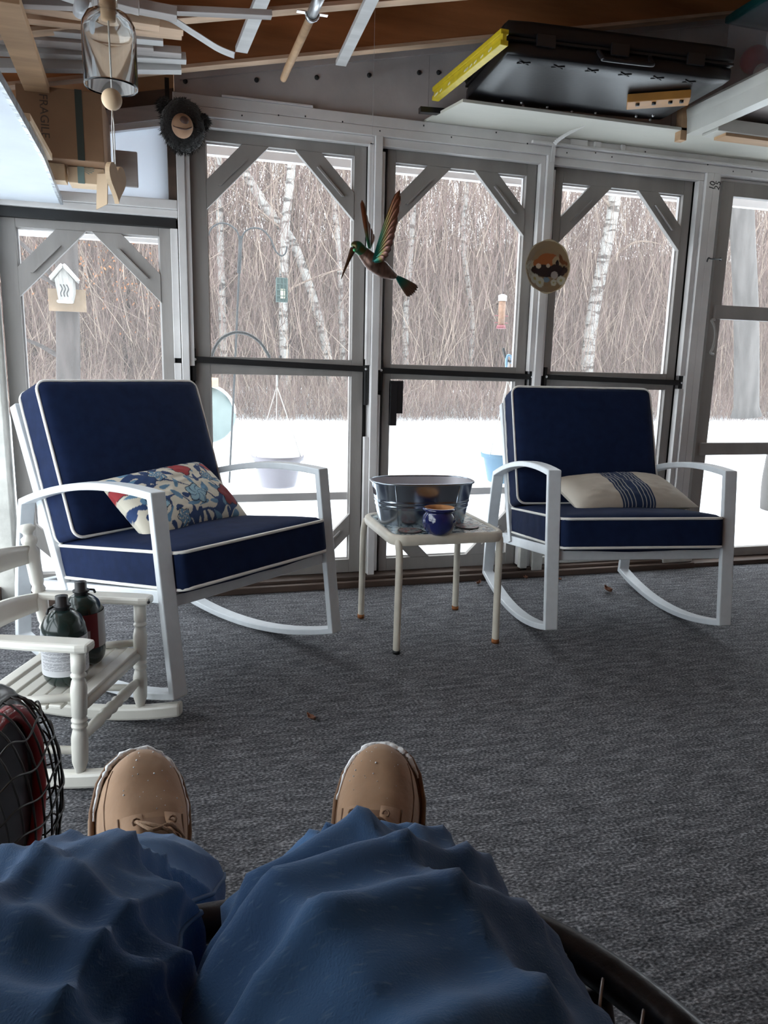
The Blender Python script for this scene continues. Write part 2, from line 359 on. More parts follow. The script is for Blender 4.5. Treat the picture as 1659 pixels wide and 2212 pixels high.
# black locking bars across the screens
def lockbar(w, a, b):
    e = bpy.data.objects[w]; o = Vector(e.location); g = MB(); a = Vector(a)-o; b = Vector(b)-o
    g.bar(a, b, .012, .026); g.box((a.x-.012,-.012+a.y,a.z-.09),(a.x+.004,.012+a.y,a.z+.045)); g.box((b.x-.004,-.012+b.y,b.z-.16),(b.x+.010,.012+b.y,b.z+.045))
    k = g.build('lock_bar', 'plain_black', e, .002)
    for q in (a, b): h = MB(); h.ball((q.x, q.y-.012, q.z), .006, 8, 5); h.build('screw', 'steel_lite', k)
lockbar('window_2', (0.090, 3.260, 1.017), (0.830, 3.260, 0.993)); lockbar('window_3', (0.901, 3.260, 0.989), (1.649, 3.260, 0.974)); lockbar('window_4', (1.725, 3.260, 0.976), (2.490, 3.260, 0.960))
e3 = bpy.data.objects['window_3']; o3 = Vector(e3.location)
g = MB(); a = Vector((0.946, 3.262, 0.944))-o3; b = Vector((1.008, 3.262, 0.796))-o3; c_ = Vector((0.978, 3.262, 0.741))-o3
g.box((a.x,a.y-.012,b.z),(b.x,a.y+.006,a.z)); g.box((a.x,a.y-.018,c_.z),(c_.x,a.y+.006,a.z-.01)); g.build('corner_bracket', 'black_plastic', e3, .002)

# ---- screen door at the end of the wall
dr = empty('door_1', (2.623, 3.262, 0)); tag(dr, 'grey wooden screen door with three panes and wire pull', kind='structure')
def dbx(n, a, b, y0=0, y1=.034, m='frame_grey', bev=.002): return boxo(n, (a[0]-2.623,y0,a[1]), (b[0]-2.623,y1,b[1]), m, dr, bev)
dbx('stile', (2.623,.028), (2.692,1.938)); dbx('stile', (3.30,.028), (3.37,1.938))
dbx('rail', (2.692,1.872), (3.30,1.938)); dbx('rail', (2.692,.028), (3.30,.075))
dbx('rail', (2.645,1.283), (3.35,1.351), -.014, .02); dbx('rail', (2.645,.589), (3.35,.653), -.014, .02)
dbx('head_stop', (2.60,1.9385), (3.40,1.953), .01, .05, 'white_paint')
g = MB(); g.add([(.06,.03,.07),(.69,.03,.07),(.69,.03,1.88),(.06,.03,1.88)], [(0,1,2,3)]); g.build('insect_screen', 'insect_screen', dr)
def text_to_mesh(o):
    bpy.context.view_layer.update(); me = bpy.data.meshes.new_from_object(o.evaluated_get(bpy.context.evaluated_depsgraph_get())); n = o.name; par = o.parent; loc = o.location.copy(); rot = o.rotation_euler.copy()
    bpy.data.objects.remove(o); k = bpy.data.objects.new(n, me); COL.objects.link(k); k.parent = par; k.location = loc; k.rotation_euler = rot; return k
def rel(p, o): return Vector(p)-Vector(o)
hx = [(2.658, 3.245, 1.108), (2.630, 3.235, 1.114), (2.632, 3.222, 1.141), (2.637, 3.220, 1.198), (2.629, 3.224, 1.244), (2.620, 3.238, 1.273), (2.644, 3.245, 1.279)]
g = MB(); g.tube(spline([rel(q,(2.623,3.262,0)) for q in hx], 5), .006, 8); g.build('door_handle', 'frame_grey', dr)
hk = [(2.555, 3.235, 1.548), (2.533, 3.205, 1.554), (2.535, 3.200, 1.564), (2.546, 3.200, 1.561), (2.584, 3.210, 1.562), (2.623, 3.225, 1.566), (2.647, 3.250, 1.566)]
g = MB(); g.tube(spline([rel(q,(2.623,3.262,0)) for q in hk], 4), .0035, 6); g.ball(rel((2.631, 3.235, 1.568),(2.623,3.262,0)), .008, 8, 5); g.build('hook_latch', 'metal_dark', dr)
for txt, px in (('10', (2.537, 3.219, 1.876)), ('25', (2.568, 3.219, 1.879))):
    cu = bpy.data.curves.new('pencil_mark', 'FONT'); cu.body = txt; cu.size = .042; cu.extrude = .0002
    to = bpy.data.objects.new('pencil_mark', cu); COL.objects.link(to); to.parent = wf; to.location = px; to.rotation_euler = (R(90), R(-80), 0)
    cu.materials.append(M['plain_black']); text_to_mesh(to)

# ---- other walls of the porch out of view: left one screened, boarding added to cut frontal fill
wl_ = empty('wall_left', (XL, 0, 0)); tag(wl_, 'low side wall under the eave, screened, with boarding added near the seat to cut light', kind='structure')
for y in (-1.35,-.35,.65,1.65,2.62): boxo('post', (-.09, y, .0), (-.0, y+.045, 1.86), 'old_white', wl_)
boxo('header_board', (-.09, YN, 1.66), (0, YW-.03, 1.90), 'white_paint', wl_); boxo('sill_board', (-.09, YN, 0), (.0, YW-.03, .09), 'sill_brown', wl_)
boxo('wall_panel', (-.06, YN, .09), (-.02, .65, 1.70), 'old_white', wl_, 0)  # unseen boarding, added to cut light from the camera side
for i, y in enumerate((.65,1.65)):
    boxo('rail', (-.07, y+.045, .85), (-.03, y+1.0, .91), 'frame_grey', wl_)
g = MB(); g.add([(-.05,YN,.05),(-.05,YW-.03,.05),(-.05,YW-.03,1.7),(-.05,YN,1.7)], [(0,1,2,3)]); g.build('insect_screen', 'insect_screen', wl_)
wn_ = boxo('wall_near', (XL-.1, YN-.12, 0), (XR+.1, YN-.02, 3.05), 'rafter_brown', bevel=0); tag(wn_, 'unseen house wall behind the seat, dark brown to cut fill', kind='structure')  # unseen wall, coloured dark brown to reduce fill from behind the camera
wr = empty('wall_right', (XR, 0, 0)); tag(wr, 'unseen end wall of the porch, closed to cut fill light', kind='structure')
boxo('wall_panel', (.0, YN-.02, 0), (.10, YW+.09, .95), 'white_paint', wr, 0); boxo('wall_panel', (.0, YN-.02, 1.95), (.10, YW+.09, 3.1), 'white_paint', wr, 0)
boxo('wall_panel', (.0, YN-.02, .95), (.10, YW+.09, 1.95), 'white_paint', wr, 0)  # unseen middle panel, added to close the wall against fill light

# ---- eave boards and ground outside
ev = empty('trim_1', (0,3.9,0)); tag(ev, 'grey eave board outside the screens', kind='structure')
boxo('eave_board', (.10, -.02, 1.985), (4.6, .02, 2.040), 'white_paint', ev); boxo('eave_board', (-1.3, -.02, 1.562), (.06, .02, 1.630), 'white_paint', ev)
def ground():
    g = MB()
    xs = [-45+ i*1.5 for i in range(27)] + [-5+ i*.35 for i in range(46)] + [11+i*2 for i in range(30)]
    ys = [-12+i*1.5 for i in range(9)] + [1.8+i*.35 for i in range(50)] + [19.3+i*2 for i in range(30)]
    vs = []
    for x in xs:
        for y in ys:
            z = -.07 + .05*noise.noise((x*.35,y*.35,3)) + .02*noise.noise((x*1.4,y*1.4,8))
            z += max(0,(y-14.5))*.02
            if XL-.4 < x < XR+.4 and y < 3.5: z = -.12
            vs.append((x,y,z))
    n = len(ys); fs = [(i*n+j,(i+1)*n+j,(i+1)*n+j+1,i*n+j+1) for i in range(len(xs)-1) for j in range(n-1)]
    g.add(vs, fs, 0, True); return g.build('ground_snow', 'snow')
tag(ground(), 'deep white snow over the garden', kind='structure')

# ------------------------------------------------------------------ woods behind the garden
mat('twig_brown', (.142, .098, .087), .9, var=.35, scale=.9)
mat('twig_pale', (.265, .205, .165), .9, var=.3, scale=1.2)
mat('bark_dark', (.062, .051, .048), .9, var=.35, scale=3, bump=.4, bscale=12, stretch=(3,3,.6))
mat('bark_grey', (.098, .088, .084), .9, var=.25, scale=3, bump=.4, bscale=12, stretch=(3,3,.5))
mat('leaf_rust', (.32, .13, .055), .85, var=.3, scale=5)
def birch_material():
    m = bpy.data.materials.new('birch_bark'); m.use_nodes = True; nt = m.node_tree; b = nt.nodes['Principled BSDF']; b.inputs['Roughness'].default_value = .8
    tc = nt.nodes.new('ShaderNodeTexCoord'); mp = nt.nodes.new('ShaderNodeMapping'); mp.inputs['Scale'].default_value = (2.5,2.5,9)
    nt.links.new(tc.outputs['Object'], mp.inputs[0]); n = nt.nodes.new('ShaderNodeTexNoise'); n.inputs['Scale'].default_value = 1.3; n.inputs['Detail'].default_value = 5
    nt.links.new(mp.outputs[0], n.inputs[0]); r = nt.nodes.new('ShaderNodeValToRGB')
    r.color_ramp.elements[0].position = .40; r.color_ramp.elements[0].color = (.09,.08,.075,1); r.color_ramp.elements[1].position = .50; r.color_ramp.elements[1].color = (.42,.41,.39,1)
    nt.links.new(n.outputs['Fac'], r.inputs[0]); nt.links.new(r.outputs[0], b.inputs['Base Color']); MATS['birch_bark'] = m
birch_material()
def backing_material():
    m = bpy.data.materials.new('far_woods'); m.use_nodes = True; nt = m.node_tree; b = nt.nodes['Principled BSDF']; b.inputs['Roughness'].default_value = 1; b.inputs['Specular IOR Level'].default_value = 0
    tc = nt.nodes.new('ShaderNodeTexCoord'); mp = nt.nodes.new('ShaderNodeMapping'); mp.inputs['Scale'].default_value = (2.2,2.2,.55)
    nt.links.new(tc.outputs['Object'], mp.inputs[0]); n = nt.nodes.new('ShaderNodeTexNoise'); n.inputs['Scale'].default_value = 2.2; n.inputs['Detail'].default_value = 10; n.inputs['Roughness'].default_value = .7
    nt.links.new(mp.outputs[0], n.inputs[0]); r = nt.nodes.new('ShaderNodeValToRGB')
    r.color_ramp.elements[0].position = .3; r.color_ramp.elements[0].color = (.088,.066,.060,1); r.color_ramp.elements[1].position = .7; r.color_ramp.elements[1].color = (.185,.146,.135,1)
    nt.links.new(n.outputs['Fac'], r.inputs[0]); nt.links.new(r.outputs[0], b.inputs['Base Color']); MATS['far_woods'] = m
backing_material()
def backing_mass():
    g = MB(); nx, ny = 150, 26; vs = []
    for i in range(nx):
        x = -45 + 110*i/(nx-1)
        for j in range(ny):
            t = j/(ny-1); y = 27 + 26*t
            z = -.3 + 9.0*(1-(1-t)**2.4) + 1.0*noise.noise((x*.22,y*.3,1)) + 1.5*t*noise.noise((x*.9,y*.1,5)) + .8*t*noise.noise((x*2.6,1,5))
            vs.append((x,y,z))
    fs = [(i*ny+j,(i+1)*ny+j,(i+1)*ny+j+1,i*ny+j+1) for i in range(nx-1) for j in range(ny-1)]
    g.add(vs, fs, 0, True); return g.build('woods_backing', 'far_woods')
tag(backing_mass(), 'brown backing mass standing for dense woods far behind the brush', kind='structure')  # added backing so gaps in the brush show brown haze, not sky

def twigs(seed, count, ylo, yhi, zlo, zhi, llo, lhi, w0, w1, tilt, mats):
    rnd = random.Random(seed); g = MB(); V = g.v; F = g.f; Mi = g.m; S = g.s
    for k in range(count):
        y = ylo + (yhi-ylo)*rnd.random(); x = (-.26*y-1 + (1.33*y+2)*rnd.random()) if k % 5 else (-.26*y-1 - .75*y*rnd.random())
        gz = -.07 + max(0,y-14.5)*.02
        z = gz + zlo + (zhi-zlo)*rnd.random()**1.15; L = llo+(lhi-llo)*rnd.random()
        a = rnd.gauss(0,tilt); b = rnd.gauss(0,tilt*.7)
        if rnd.random() < .28: a += rnd.choice((-1,1))*(.6+.7*rnd.random())
        dx, dy, dz = math.sin(a)*L, math.sin(b)*L*.6, math.cos(a)*L
        w = (w0+(w1-w0)*rnd.random()**2)*(y/15); kx, ky = w*.5, w*.35
        bend = L*rnd.gauss(0,.07); mx, my, mz = x+dx*.5+bend, y+dy*.5, z+dz*.5
        o = len(V); c = .72
        V += [(x-kx,y-ky,z),(x+kx,y-ky,z),(x,y+ky,z),(mx-kx*c,my-ky*c,mz),(mx+kx*c,my-ky*c,mz),(mx,my+ky*c,mz),(x+dx,y+dy,z+dz)]
        F += [(o,o+1,o+4,o+3),(o+1,o+2,o+5,o+4),(o+2,o,o+3,o+5),(o+3,o+4,o+6),(o+4,o+5,o+6),(o+5,o+3,o+6)]
        q = 0 if rnd.random() < .72 else 1
        Mi += [q]*6; S += [False]*6
    return g
br = twigs(11, 75000, 14.6, 24, -.1, 6.0, .7, 2.4, .005, .015, .28, None).build('brush', ['twig_brown','twig_pale'])
tag(br, 'dense tangle of bare brown brush at the edge of the woods', 'brush', kind='stuff')
br2 = twigs(12, 11000, 20, 27, 2.5, 10.5, 1.2, 3.4, .010, .035, .22, None).build('treetops', ['twig_brown','twig_pale'])
tag(br2, 'bare upper branches of the trees deeper in the woods', 'branches', kind='stuff')
br3 = twigs(13, 32000, 14.4, 16.6, -.25, .5, .25, .9, .004, .010, .35, None).build('undergrowth', ['twig_brown','twig_pale'])
tag(br3, 'low tangle of dead stems where the snow meets the woods', 'undergrowth', kind='stuff')
lv = MB(); rl = random.Random(4)
for k in range(420):
    x = (-0.967, 15.200, 2.872)[0] + rl.gauss(0,.75); z = (-0.967, 15.200, 2.872)[2] + rl.gauss(0,.55); y = 15.2 + rl.gauss(0,.4); s_ = .016+.022*rl.random()
    T = Matrix.Translation((x,y,z)) @ Euler((rl.random()*6,rl.random()*6,rl.random()*6)).to_matrix().to_4x4()
    lv.add([(-s_,0,0),(0,-s_*.6,.004),(s_,0,0),(0,s_*.6,.004)], [(0,1,2,3)], 0, False, T)
lvo = lv.build('withered_leaves', 'leaf_rust'); tag(lvo, 'rust brown withered leaves still hanging in the brush', 'leaves', kind='stuff')

def tree(name, label, pts, r0, r1, bark, group=None, branches=(), seed=0, n=10, snow=False):
    base = Vector(pts[0]); e = empty(name, base); tag(e, label, 'tree', group)
    P = spline([Vector(p)-base for p in pts], 6); k = len(P)-1
    rs_ = [(r0+(r1-r0)*i/k)*(1.25 if i == 0 else 1) for i in range(k+1)]
    MB().tube(P, rs_, n).build('trunk', bark, e)
    rb = random.Random(seed+50)
    for j in range(branches if isinstance(branches,int) else 0):
        t = .25+.7*rb.random(); i = int(t*k); s_ = rb.choice((-1,1)); L = .6+1.6*rb.random()
        q0 = P[i]; d_ = Vector((s_*(.7+.3*rb.random()), rb.uniform(-.5,.3), .25+.5*rb.random()))
        q1 = q0 + d_*L*.5 + Vector((0,0,.1*L)); q2 = q0 + d_*L + Vector((0,0,rb.uniform(-.2,.3)*L))
        rr = rs_[i]*.28
        MB().tube(spline([q0,q1,q2],4), [rr*(1-.8*m/8) for m in range(9)], 5).build('branch', bark if bark != 'birch_bark' else 'twig_pale', e)
    return e
GZ = -.07
# birches
tree('birch_tree', 'white birch leaning away from the double hook pole', [(3.494, 16.300, -0.151), (3.205, 16.300, 1.614), (2.593, 16.300, 3.412), (2.107, 16.300, 4.026), (1.683, 16.300, 4.625), (1.346, 16.300, 5.213), (1.101, 16.300, 5.880)], .10, .085, 'birch_bark', branches=6, seed=1)
tree('birch_tree', 'straight white birch rising through the fork of the leaning birch', [(2.364, 16.000, -0.084), (2.270, 16.000, 1.859), (2.314, 16.000, 3.717), (2.431, 16.000, 4.801), (2.488, 16.000, 6.025)], .10, .085, 'birch_bark', branches=5, seed=2)
tree('birch_tree', 'slender white birch just behind the double hook pole', [(1.126, 16.900, -0.203), (1.082, 16.900, 1.265), (1.061, 16.900, 2.827), (1.050, 16.900, 4.239), (1.027, 16.900, 5.959)], .09, .07, 'birch_bark', branches=5, seed=3)
tree('birch_tree', 'thin white birch beside the beak of the hummingbird', [(3.787, 16.700, -0.178), (3.684, 16.700, 1.946), (3.614, 16.700, 3.336), (3.421, 16.700, 5.044), (3.288, 16.700, 6.320)], .07, .05, 'birch_bark', branches=4, seed=4)
tree('birch_tree', 'white birch seen just behind the hummingbird tail', [(5.428, 17.100, -0.201), (5.313, 17.100, 2.027), (5.382, 17.100, 3.492), (5.419, 17.100, 4.812), (5.391, 17.100, 6.665)], .075, .06, 'birch_bark', branches=5, seed=5)
tree('birch_tree', 'stout pale birch with a lean behind the beige pillow chair', [(9.637, 16.100, 0.000), (9.636, 16.100, 1.926), (9.814, 16.100, 3.421), (9.980, 16.100, 4.570), (9.992, 16.100, 5.482), (9.814, 16.100, 6.844)], .16, .13, 'birch_bark', branches=6, seed=6)
tree('birch_tree', 'thin crooked birch near the red tube feeder', [(7.156, 17.500, -0.222), (7.166, 17.500, 2.116), (6.829, 17.500, 4.057), (6.879, 17.500, 5.525), (6.695, 17.500, 6.925)], .07, .05, 'birch_bark', branches=5, seed=7)
tree('oak_tree', 'broad grey trunk filling the top pane of the screen door', [(9.402, 10.500, 0.326), (9.185, 10.500, 1.854), (8.909, 10.500, 3.293), (8.693, 10.500, 4.454), (8.461, 10.500, 5.623)], .20, .17, 'bark_grey', branches=0, seed=8, n=16)
tree('oak_tree', 'smooth grey trunk rooted in the snow outside the screen door', [(4.863, 4.900, -0.100), (4.832, 4.900, 0.154), (4.841, 4.900, 0.688), (4.705, 4.900, 1.765), (4.578, 4.900, 3.077)], .17, .13, 'bark_grey', branches=0, seed=9, n=16)
tree('birdhouse_tree', 'dark straight trunk carrying the white birdhouse', [(-1.325, 10.300, 0.140), (-1.259, 10.300, 1.451), (-1.219, 10.300, 2.562), (-1.175, 10.300, 3.627)], .15, .12, 'bark_dark', branches=5, seed=10, n=12)
rt = random.Random(3)
for k in range(34):
    y = rt.uniform(17,26); x = -.2*y + 1.2*y*rt.random(); h = rt.uniform(7,12); lean = rt.gauss(0,.35)
    gz = -.1 + (y-14.5)*.02
    tree('slim_tree', 'slim dark bare tree standing deeper in the woods', [(x,y,gz),(x+lean*.3,y,gz+h*.4),(x+lean*.5+rt.gauss(0,.15),y,gz+h*.7),(x+lean,y,gz+h)], rt.uniform(.05,.13), .03, 'bark_dark', 'slim trees in the woods', branches=3, seed=20+k, n=6)

# ------------------------------------------------------------------ garden things
gl = -.06
# double shepherd hook
b0 = Vector((0.458, 6.786, -0.060)); sh = empty('shepherd_hook', b0); tag(sh, 'tall black double shepherd hook pole standing in the snow', 'pole')
Yh = b0.y
def rb(p): return Vector(p)-b0
MB().tube([Vector((0,0,-.1)), rb((0.523, 6.716, 0.948)), rb((0.570, 6.716, 1.734)), rb((0.588, 6.716, 1.888))], .009, 8).build('pole', 'metal_dark', sh)
MB().tube([rb((0.571, 6.716, 1.772)), rb((0.591, 6.716, 2.077))], .016, 8).build('sleeve', 'metal_dark', sh)
MB().tube(spline([rb((0.589, 6.710, 2.001)), rb((0.614, 6.710, 2.096)), rb((0.681, 6.710, 2.146)), rb((0.772, 6.710, 2.141)), rb((0.842, 6.710, 2.074)), rb((0.882, 6.710, 1.981)), rb((0.930, 6.710, 1.938)), rb((0.970, 6.710, 1.956)), rb((0.986, 6.710, 2.018))],4), .007, 7).build('hook_arm', 'metal_dark', sh)
MB().tube(spline([rb((0.582, 6.710, 2.000)), rb((0.564, 6.710, 2.104)), rb((0.499, 6.710, 2.159)), rb((0.422, 6.710, 2.168)), rb((0.353, 6.710, 2.127)), rb((0.313, 6.710, 2.050)), rb((0.264, 6.710, 1.924)), rb((0.218, 6.710, 1.895)), rb((0.174, 6.710, 1.937))],4), .007, 7).build('hook_arm', 'metal_dark', sh)
# suet feeder on its arm
sf = empty('suet_feeder', (0.935, 6.700, 1.549)); tag(sf, 'small green cage feeder hanging from the double hook', 'bird feeder'); q0 = Vector(sf.location)
mat('feeder_green', (.05,.085,.08), .6); mat('suet', (.72,.66,.45), .8)
a_ = Vector((0.890, 6.700, 1.547))-q0; b_ = Vector((0.984, 6.700, 1.747))-q0
g = MB(); 
for t in (0,.33,.66,1): x_ = a_.x+(b_.x-a_.x)*t; g.tube([(x_,-.02,a_.z),(x_,-.02,b_.z)], .004, 5)
for t in (0,.25,.5,.75,1): z_ = a_.z+(b_.z-a_.z)*t; g.tube([(a_.x,-.02,z_),(b_.x,-.02,z_)], .004, 5)
g.box((a_.x,-.005,a_.z),(b_.x,.03,b_.z)); g.build('cage', 'feeder_green', sf)
boxo('suet_cake', (a_.x+.03,-.018,a_.z+.03), (b_.x-.02,-.004,a_.z+.11), 'suet', sf, .004)
MB().tube([(0,.0,b_.z), Vector((0.934, 6.710, 1.938))-q0], .002, 5).build('hanger', 'metal_dark', sf)
# arch hook with the white hanging basket
ah0 = Vector(((0.190, 4.320, 1.040)[0], 4.32, -.06)); ah = empty('arch_hook', ah0); tag(ah, 'black arched plant hook holding the white hanging basket', 'pole')
ap = [Vector((ah0.x-.006,4.32,-.12)), Vector((ah0.x-.004,4.32,.9)), (0.210, 4.320, 1.041), (0.250, 4.320, 1.123), (0.301, 4.320, 1.162), (0.357, 4.320, 1.177), (0.419, 4.320, 1.166), (0.476, 4.320, 1.130), (0.512, 4.320, 1.082), (0.533, 4.320, 1.044), (0.551, 4.320, 1.003), (0.575, 4.320, 0.990), (0.594, 4.320, 1.009), (0.596, 4.320, 1.056)]
MB().tube([p_-ah0 for p_ in spline(ap,4)], .0085, 8).build('rod', 'metal_dark', ah)
def basket(name, label, cpx, rim_r, col, top_px, Y):
    c = Vector(cpx); e = empty(name, c); tag(e, label, 'planter', 'hanging baskets outside the screens')
    h = .185; g = MB(); g.lathe([(.001,0),(rim_r*.66,0),(rim_r*.70,.01),(rim_r*.90,h-.03),(rim_r*.92,h-.03),(rim_r,h-.028),(rim_r*1.02,h),(rim_r*.97,h),(rim_r*.9,h-.02),(.001,h-.02)], 36); g.build('pot', col, e)
    g = MB(); s = MB()
    def sn(u, v):
        an = 2*math.pi*u; r_ = rim_r*.99*v; return (r_*math.cos(an), r_*math.sin(an), h-.005+.062*max(0,1-v**3.2)*(1+.22*noise.noise((3*v*math.cos(an),3*v*math.sin(an),rim_r*9))))
    s.grid(sn, 32, 10, cu=True); s.build('snow_cap', 'snow', e)
    tp = Vector(top_px)-c; j = tp + Vector((0,0,-.11))
    for k in range(3):
        an = 2*math.pi*k/3 + 3.6; MB().tube([(rim_r*math.cos(an), rim_r*math.sin(an), h-.01), j], .0028, 6).build('hanger_wire', 'piping', e)
    MB().tube([j, tp], .006, 6).build('hanger_neck', 'piping', e)
    return e
mat('pot_white', (.30,.28,.32), .5); mat('pot_blue', (.12,.25,.37), .5)
basket('hanging_basket', 'white hanging basket heaped with snow', (0.577, 4.320, 0.297), .152, 'pot_white', (0.575, 4.320, 0.993), 4.32)
basket('hanging_basket', 'light blue hanging basket heaped with snow', (2.043, 4.320, 0.297), .160, 'pot_blue', (2.026, 4.320, 1.054), 4.32)
h20 = Vector(((2.161, 4.360, 0.712)[0], 4.36, -.06)); h2 = empty('plant_hook', h20); tag(h2, 'black plant hook with a blue strap tied on its tip', 'pole')
hp = [Vector((h20.x,4.36,-.12)), Vector((h20.x,4.36,1.2)), (2.147, 4.360, 1.320), (2.118, 4.360, 1.370), (2.089, 4.360, 1.318), (2.084, 4.360, 1.204), (2.074, 4.340, 1.104), (2.047, 4.330, 1.060), (2.014, 4.330, 1.071), (1.988, 4.330, 1.138)]
MB().tube([p_-h20 for p_ in spline(hp,4)], .0085, 8).build('rod', 'metal_dark', h2)
mat('strap_blue', (.30,.55,.80), .6)
MB().tube([p_-h20 for p_ in spline([(2.021, 4.335, 1.003), (2.012, 4.325, 1.065), (2.018, 4.320, 1.094), (2.040, 4.320, 1.089), (2.051, 4.325, 1.061), (2.044, 4.330, 1.046)],4)], .008, 6).build('strap', 'strap_blue', h2)
# tube feeder
tf0 = Vector((2.815, 6.200, 1.366)); tf = empty('tube_feeder', tf0); tag(tf, 'slim red and orange tube bird feeder', 'bird feeder')
mat('feeder_seed', (.24,.13,.08), .5, var=.2, scale=60); mat('feeder_red', (.22,.055,.065), .5)
hh = (2.797, 6.200, 1.658)[2]-tf0.z
MB().lathe([(.001,.02),(.030,.02),(.031,hh-.05),(.001,hh-.05)], 16).build('tube', 'feeder_seed', tf)
MB().lathe([(.001,0),(.045,0),(.036,.03),(.001,.03)], 16).build('base_tray', 'feeder_red', tf)
MB().lathe([(.036,hh-.055),(.038,hh-.01),(.02,hh),(.001,hh)], 16).build('cap', 'snow', tf)
g = MB(); 
for z_ in (.05,.11): g.tube([(-.065,0,z_),(.065,0,z_)], .004, 5)
g.build('perch', 'feeder_red', tf)
MB().tube([(0,0,hh),(0,0,hh+2.4)], .002, 5).build('hanger', 'metal_dark', tf)
lim0 = Vector((tf0.x, 6.2, tf0.z+hh+2.4)); 
tree('feeder_tree', 'bare tree whose limb holds the red tube feeder', [(8.3,7.6,-.1),(8.25,7.6,2.0),(8.2,7.5,4.6),(8.0,7.4,7.5)], .16, .07, 'bark_grey', branches=0, seed=70)
ft = bpy.data.objects['feeder_tree']; MB().tube([Vector(q)-Vector((8.3,7.6,-.1)) for q in spline([(8.25,7.6,3.4),(6.5,7.2,4.2),(4.2,6.5,4.25),(lim0.x,6.2,lim0.z),(1.8,6.0,lim0.z+.2)],5)], [.06-.0024*i for i in range(21)], 6).build('limb', 'bark_grey', ft)
# birdhouse on its board
bh0 = Vector((-1.226, 10.020, 1.592)); bh = empty('birdhouse', bh0); tag(bh, 'weathered white birdhouse on a plank with snow on its roof', 'birdhouse')
mat('house_white', (.24,.23,.215), .8, var=.25, scale=12, stretch=(3,3,.5)); mat('plank', (.19,.135,.09), .8, var=.2, scale=5)
boxo('back_plank', (-.215,.06,0), (.215,.10,.265), 'plank', bh, .004)
g = MB(); w_ = .105; g.prism([(-.07,.10),(.075,.10),(w_,.22),(w_,.36),(.0,.50),(-w_,.36)], -.14, .06, 0, XZ); g.build('house_body', 'house_white', bh, .004)
g = MB(); g.bar((-.005,-.05,.505),(-.145,-.05,.345),.26,.02,up=(1,0,-1)); g.bar((.005,-.05,.505),(.145,-.05,.345),.26,.02,up=(-1,0,-1)); g.build('roof', 'house_white', bh)
g = MB(); g.bar((-.01,-.06,.53),(-.15,-.06,.365),.25,.03,up=(1,0,-1)); g.bar((.01,-.06,.53),(.15,-.06,.365),.25,.03,up=(-1,0,-1)); g.build('roof_snow', 'snow', bh, .008)
boxo('perch_snow', (-.085,-.2,.085), (.085,-.10,.115), 'snow', bh, .012)
g = MB()
for x_ in (-.035,.0,.035): g.tube(spline([(x_-.008,-.142,.30),(x_+.012,-.142,.25),(x_-.008,-.142,.20),(x_,-.142,.16)],3), .006, 5)
g.build('slots', 'metal_dark', bh)
# tipped round tabletop half sunk in the snow
rd0 = Vector((0.332, 8.200, 0.465)); rdo = empty('round_tabletop', rd0); tag(rdo, 'pale round tabletop tipped on edge in the snow', 'tabletop')
mat('frosted', (.17,.215,.21), .5, var=.15, scale=5)
g = MB(); rr_ = .30; g.lathe([(.001,-.02),(rr_,-.02),(rr_+.01,0),(rr_,.02),(.001,.02)], 40, 0, Matrix.Rotation(R(78),4,'X')); g.build('disc', 'frosted', rdo)
g = MB(); g.tube([(rr_*math.cos(t_*math.pi/24), 0, rr_*math.sin(t_*math.pi/24)+.01) for t_ in range(25)], .018, 6); g.build('snow_edge', 'snow', rdo)
boxo('wood_block', (-.02,-.05,rr_-.01), (.13,.06,rr_+.09), 'wood_tan', rdo, .01)

# ------------------------------------------------------------------ rocking chairs
def offset_loop(P, t):
    n = len(P); out = []
    for i in range(n):
        a, b, c = Vector(P[i-1]), Vector(P[i]), Vector(P[(i+1)%n])
        e1 = (b-a).normalized(); e2 = (c-b).normalized(); n1 = Vector((-e1.y,e1.x)); n2 = Vector((-e2.y,e2.x))
        m = (n1+n2); m = m.normalized() if m.length > 1e-6 else n1
        k = t/max(.35, m.dot(n1)); out.append((b.x+m.x*k, b.y+m.y*k))
    return out
CW, CB, CT = .730, .049, .022
def side_profile():
    F, T, Rt, Rb = (0,.078), (.069,.655), (.774,.552), (.863,.0497); L = []
    L.append(F)
    for i in range(1,16):                       # rocker from the front end to the rear end
        v = .863*i/16; L.append((v, .339*(v-.48)**2))
    L.append(Rb); 
    for i in range(1,5): t = i/5; L.append((Rb[0]+(Rt[0]-Rb[0])*t + .012*math.sin(math.pi*t), Rb[1]+(Rt[1]-Rb[1])*t))
    L.append(Rt)
    for i in range(1,14): t = i/14; L.append((Rt[0]+(T[0]-Rt[0])*t, Rt[1]+(T[1]-Rt[1])*t + 4*.040*t*(1-t)))
    L.append(T)
    return L
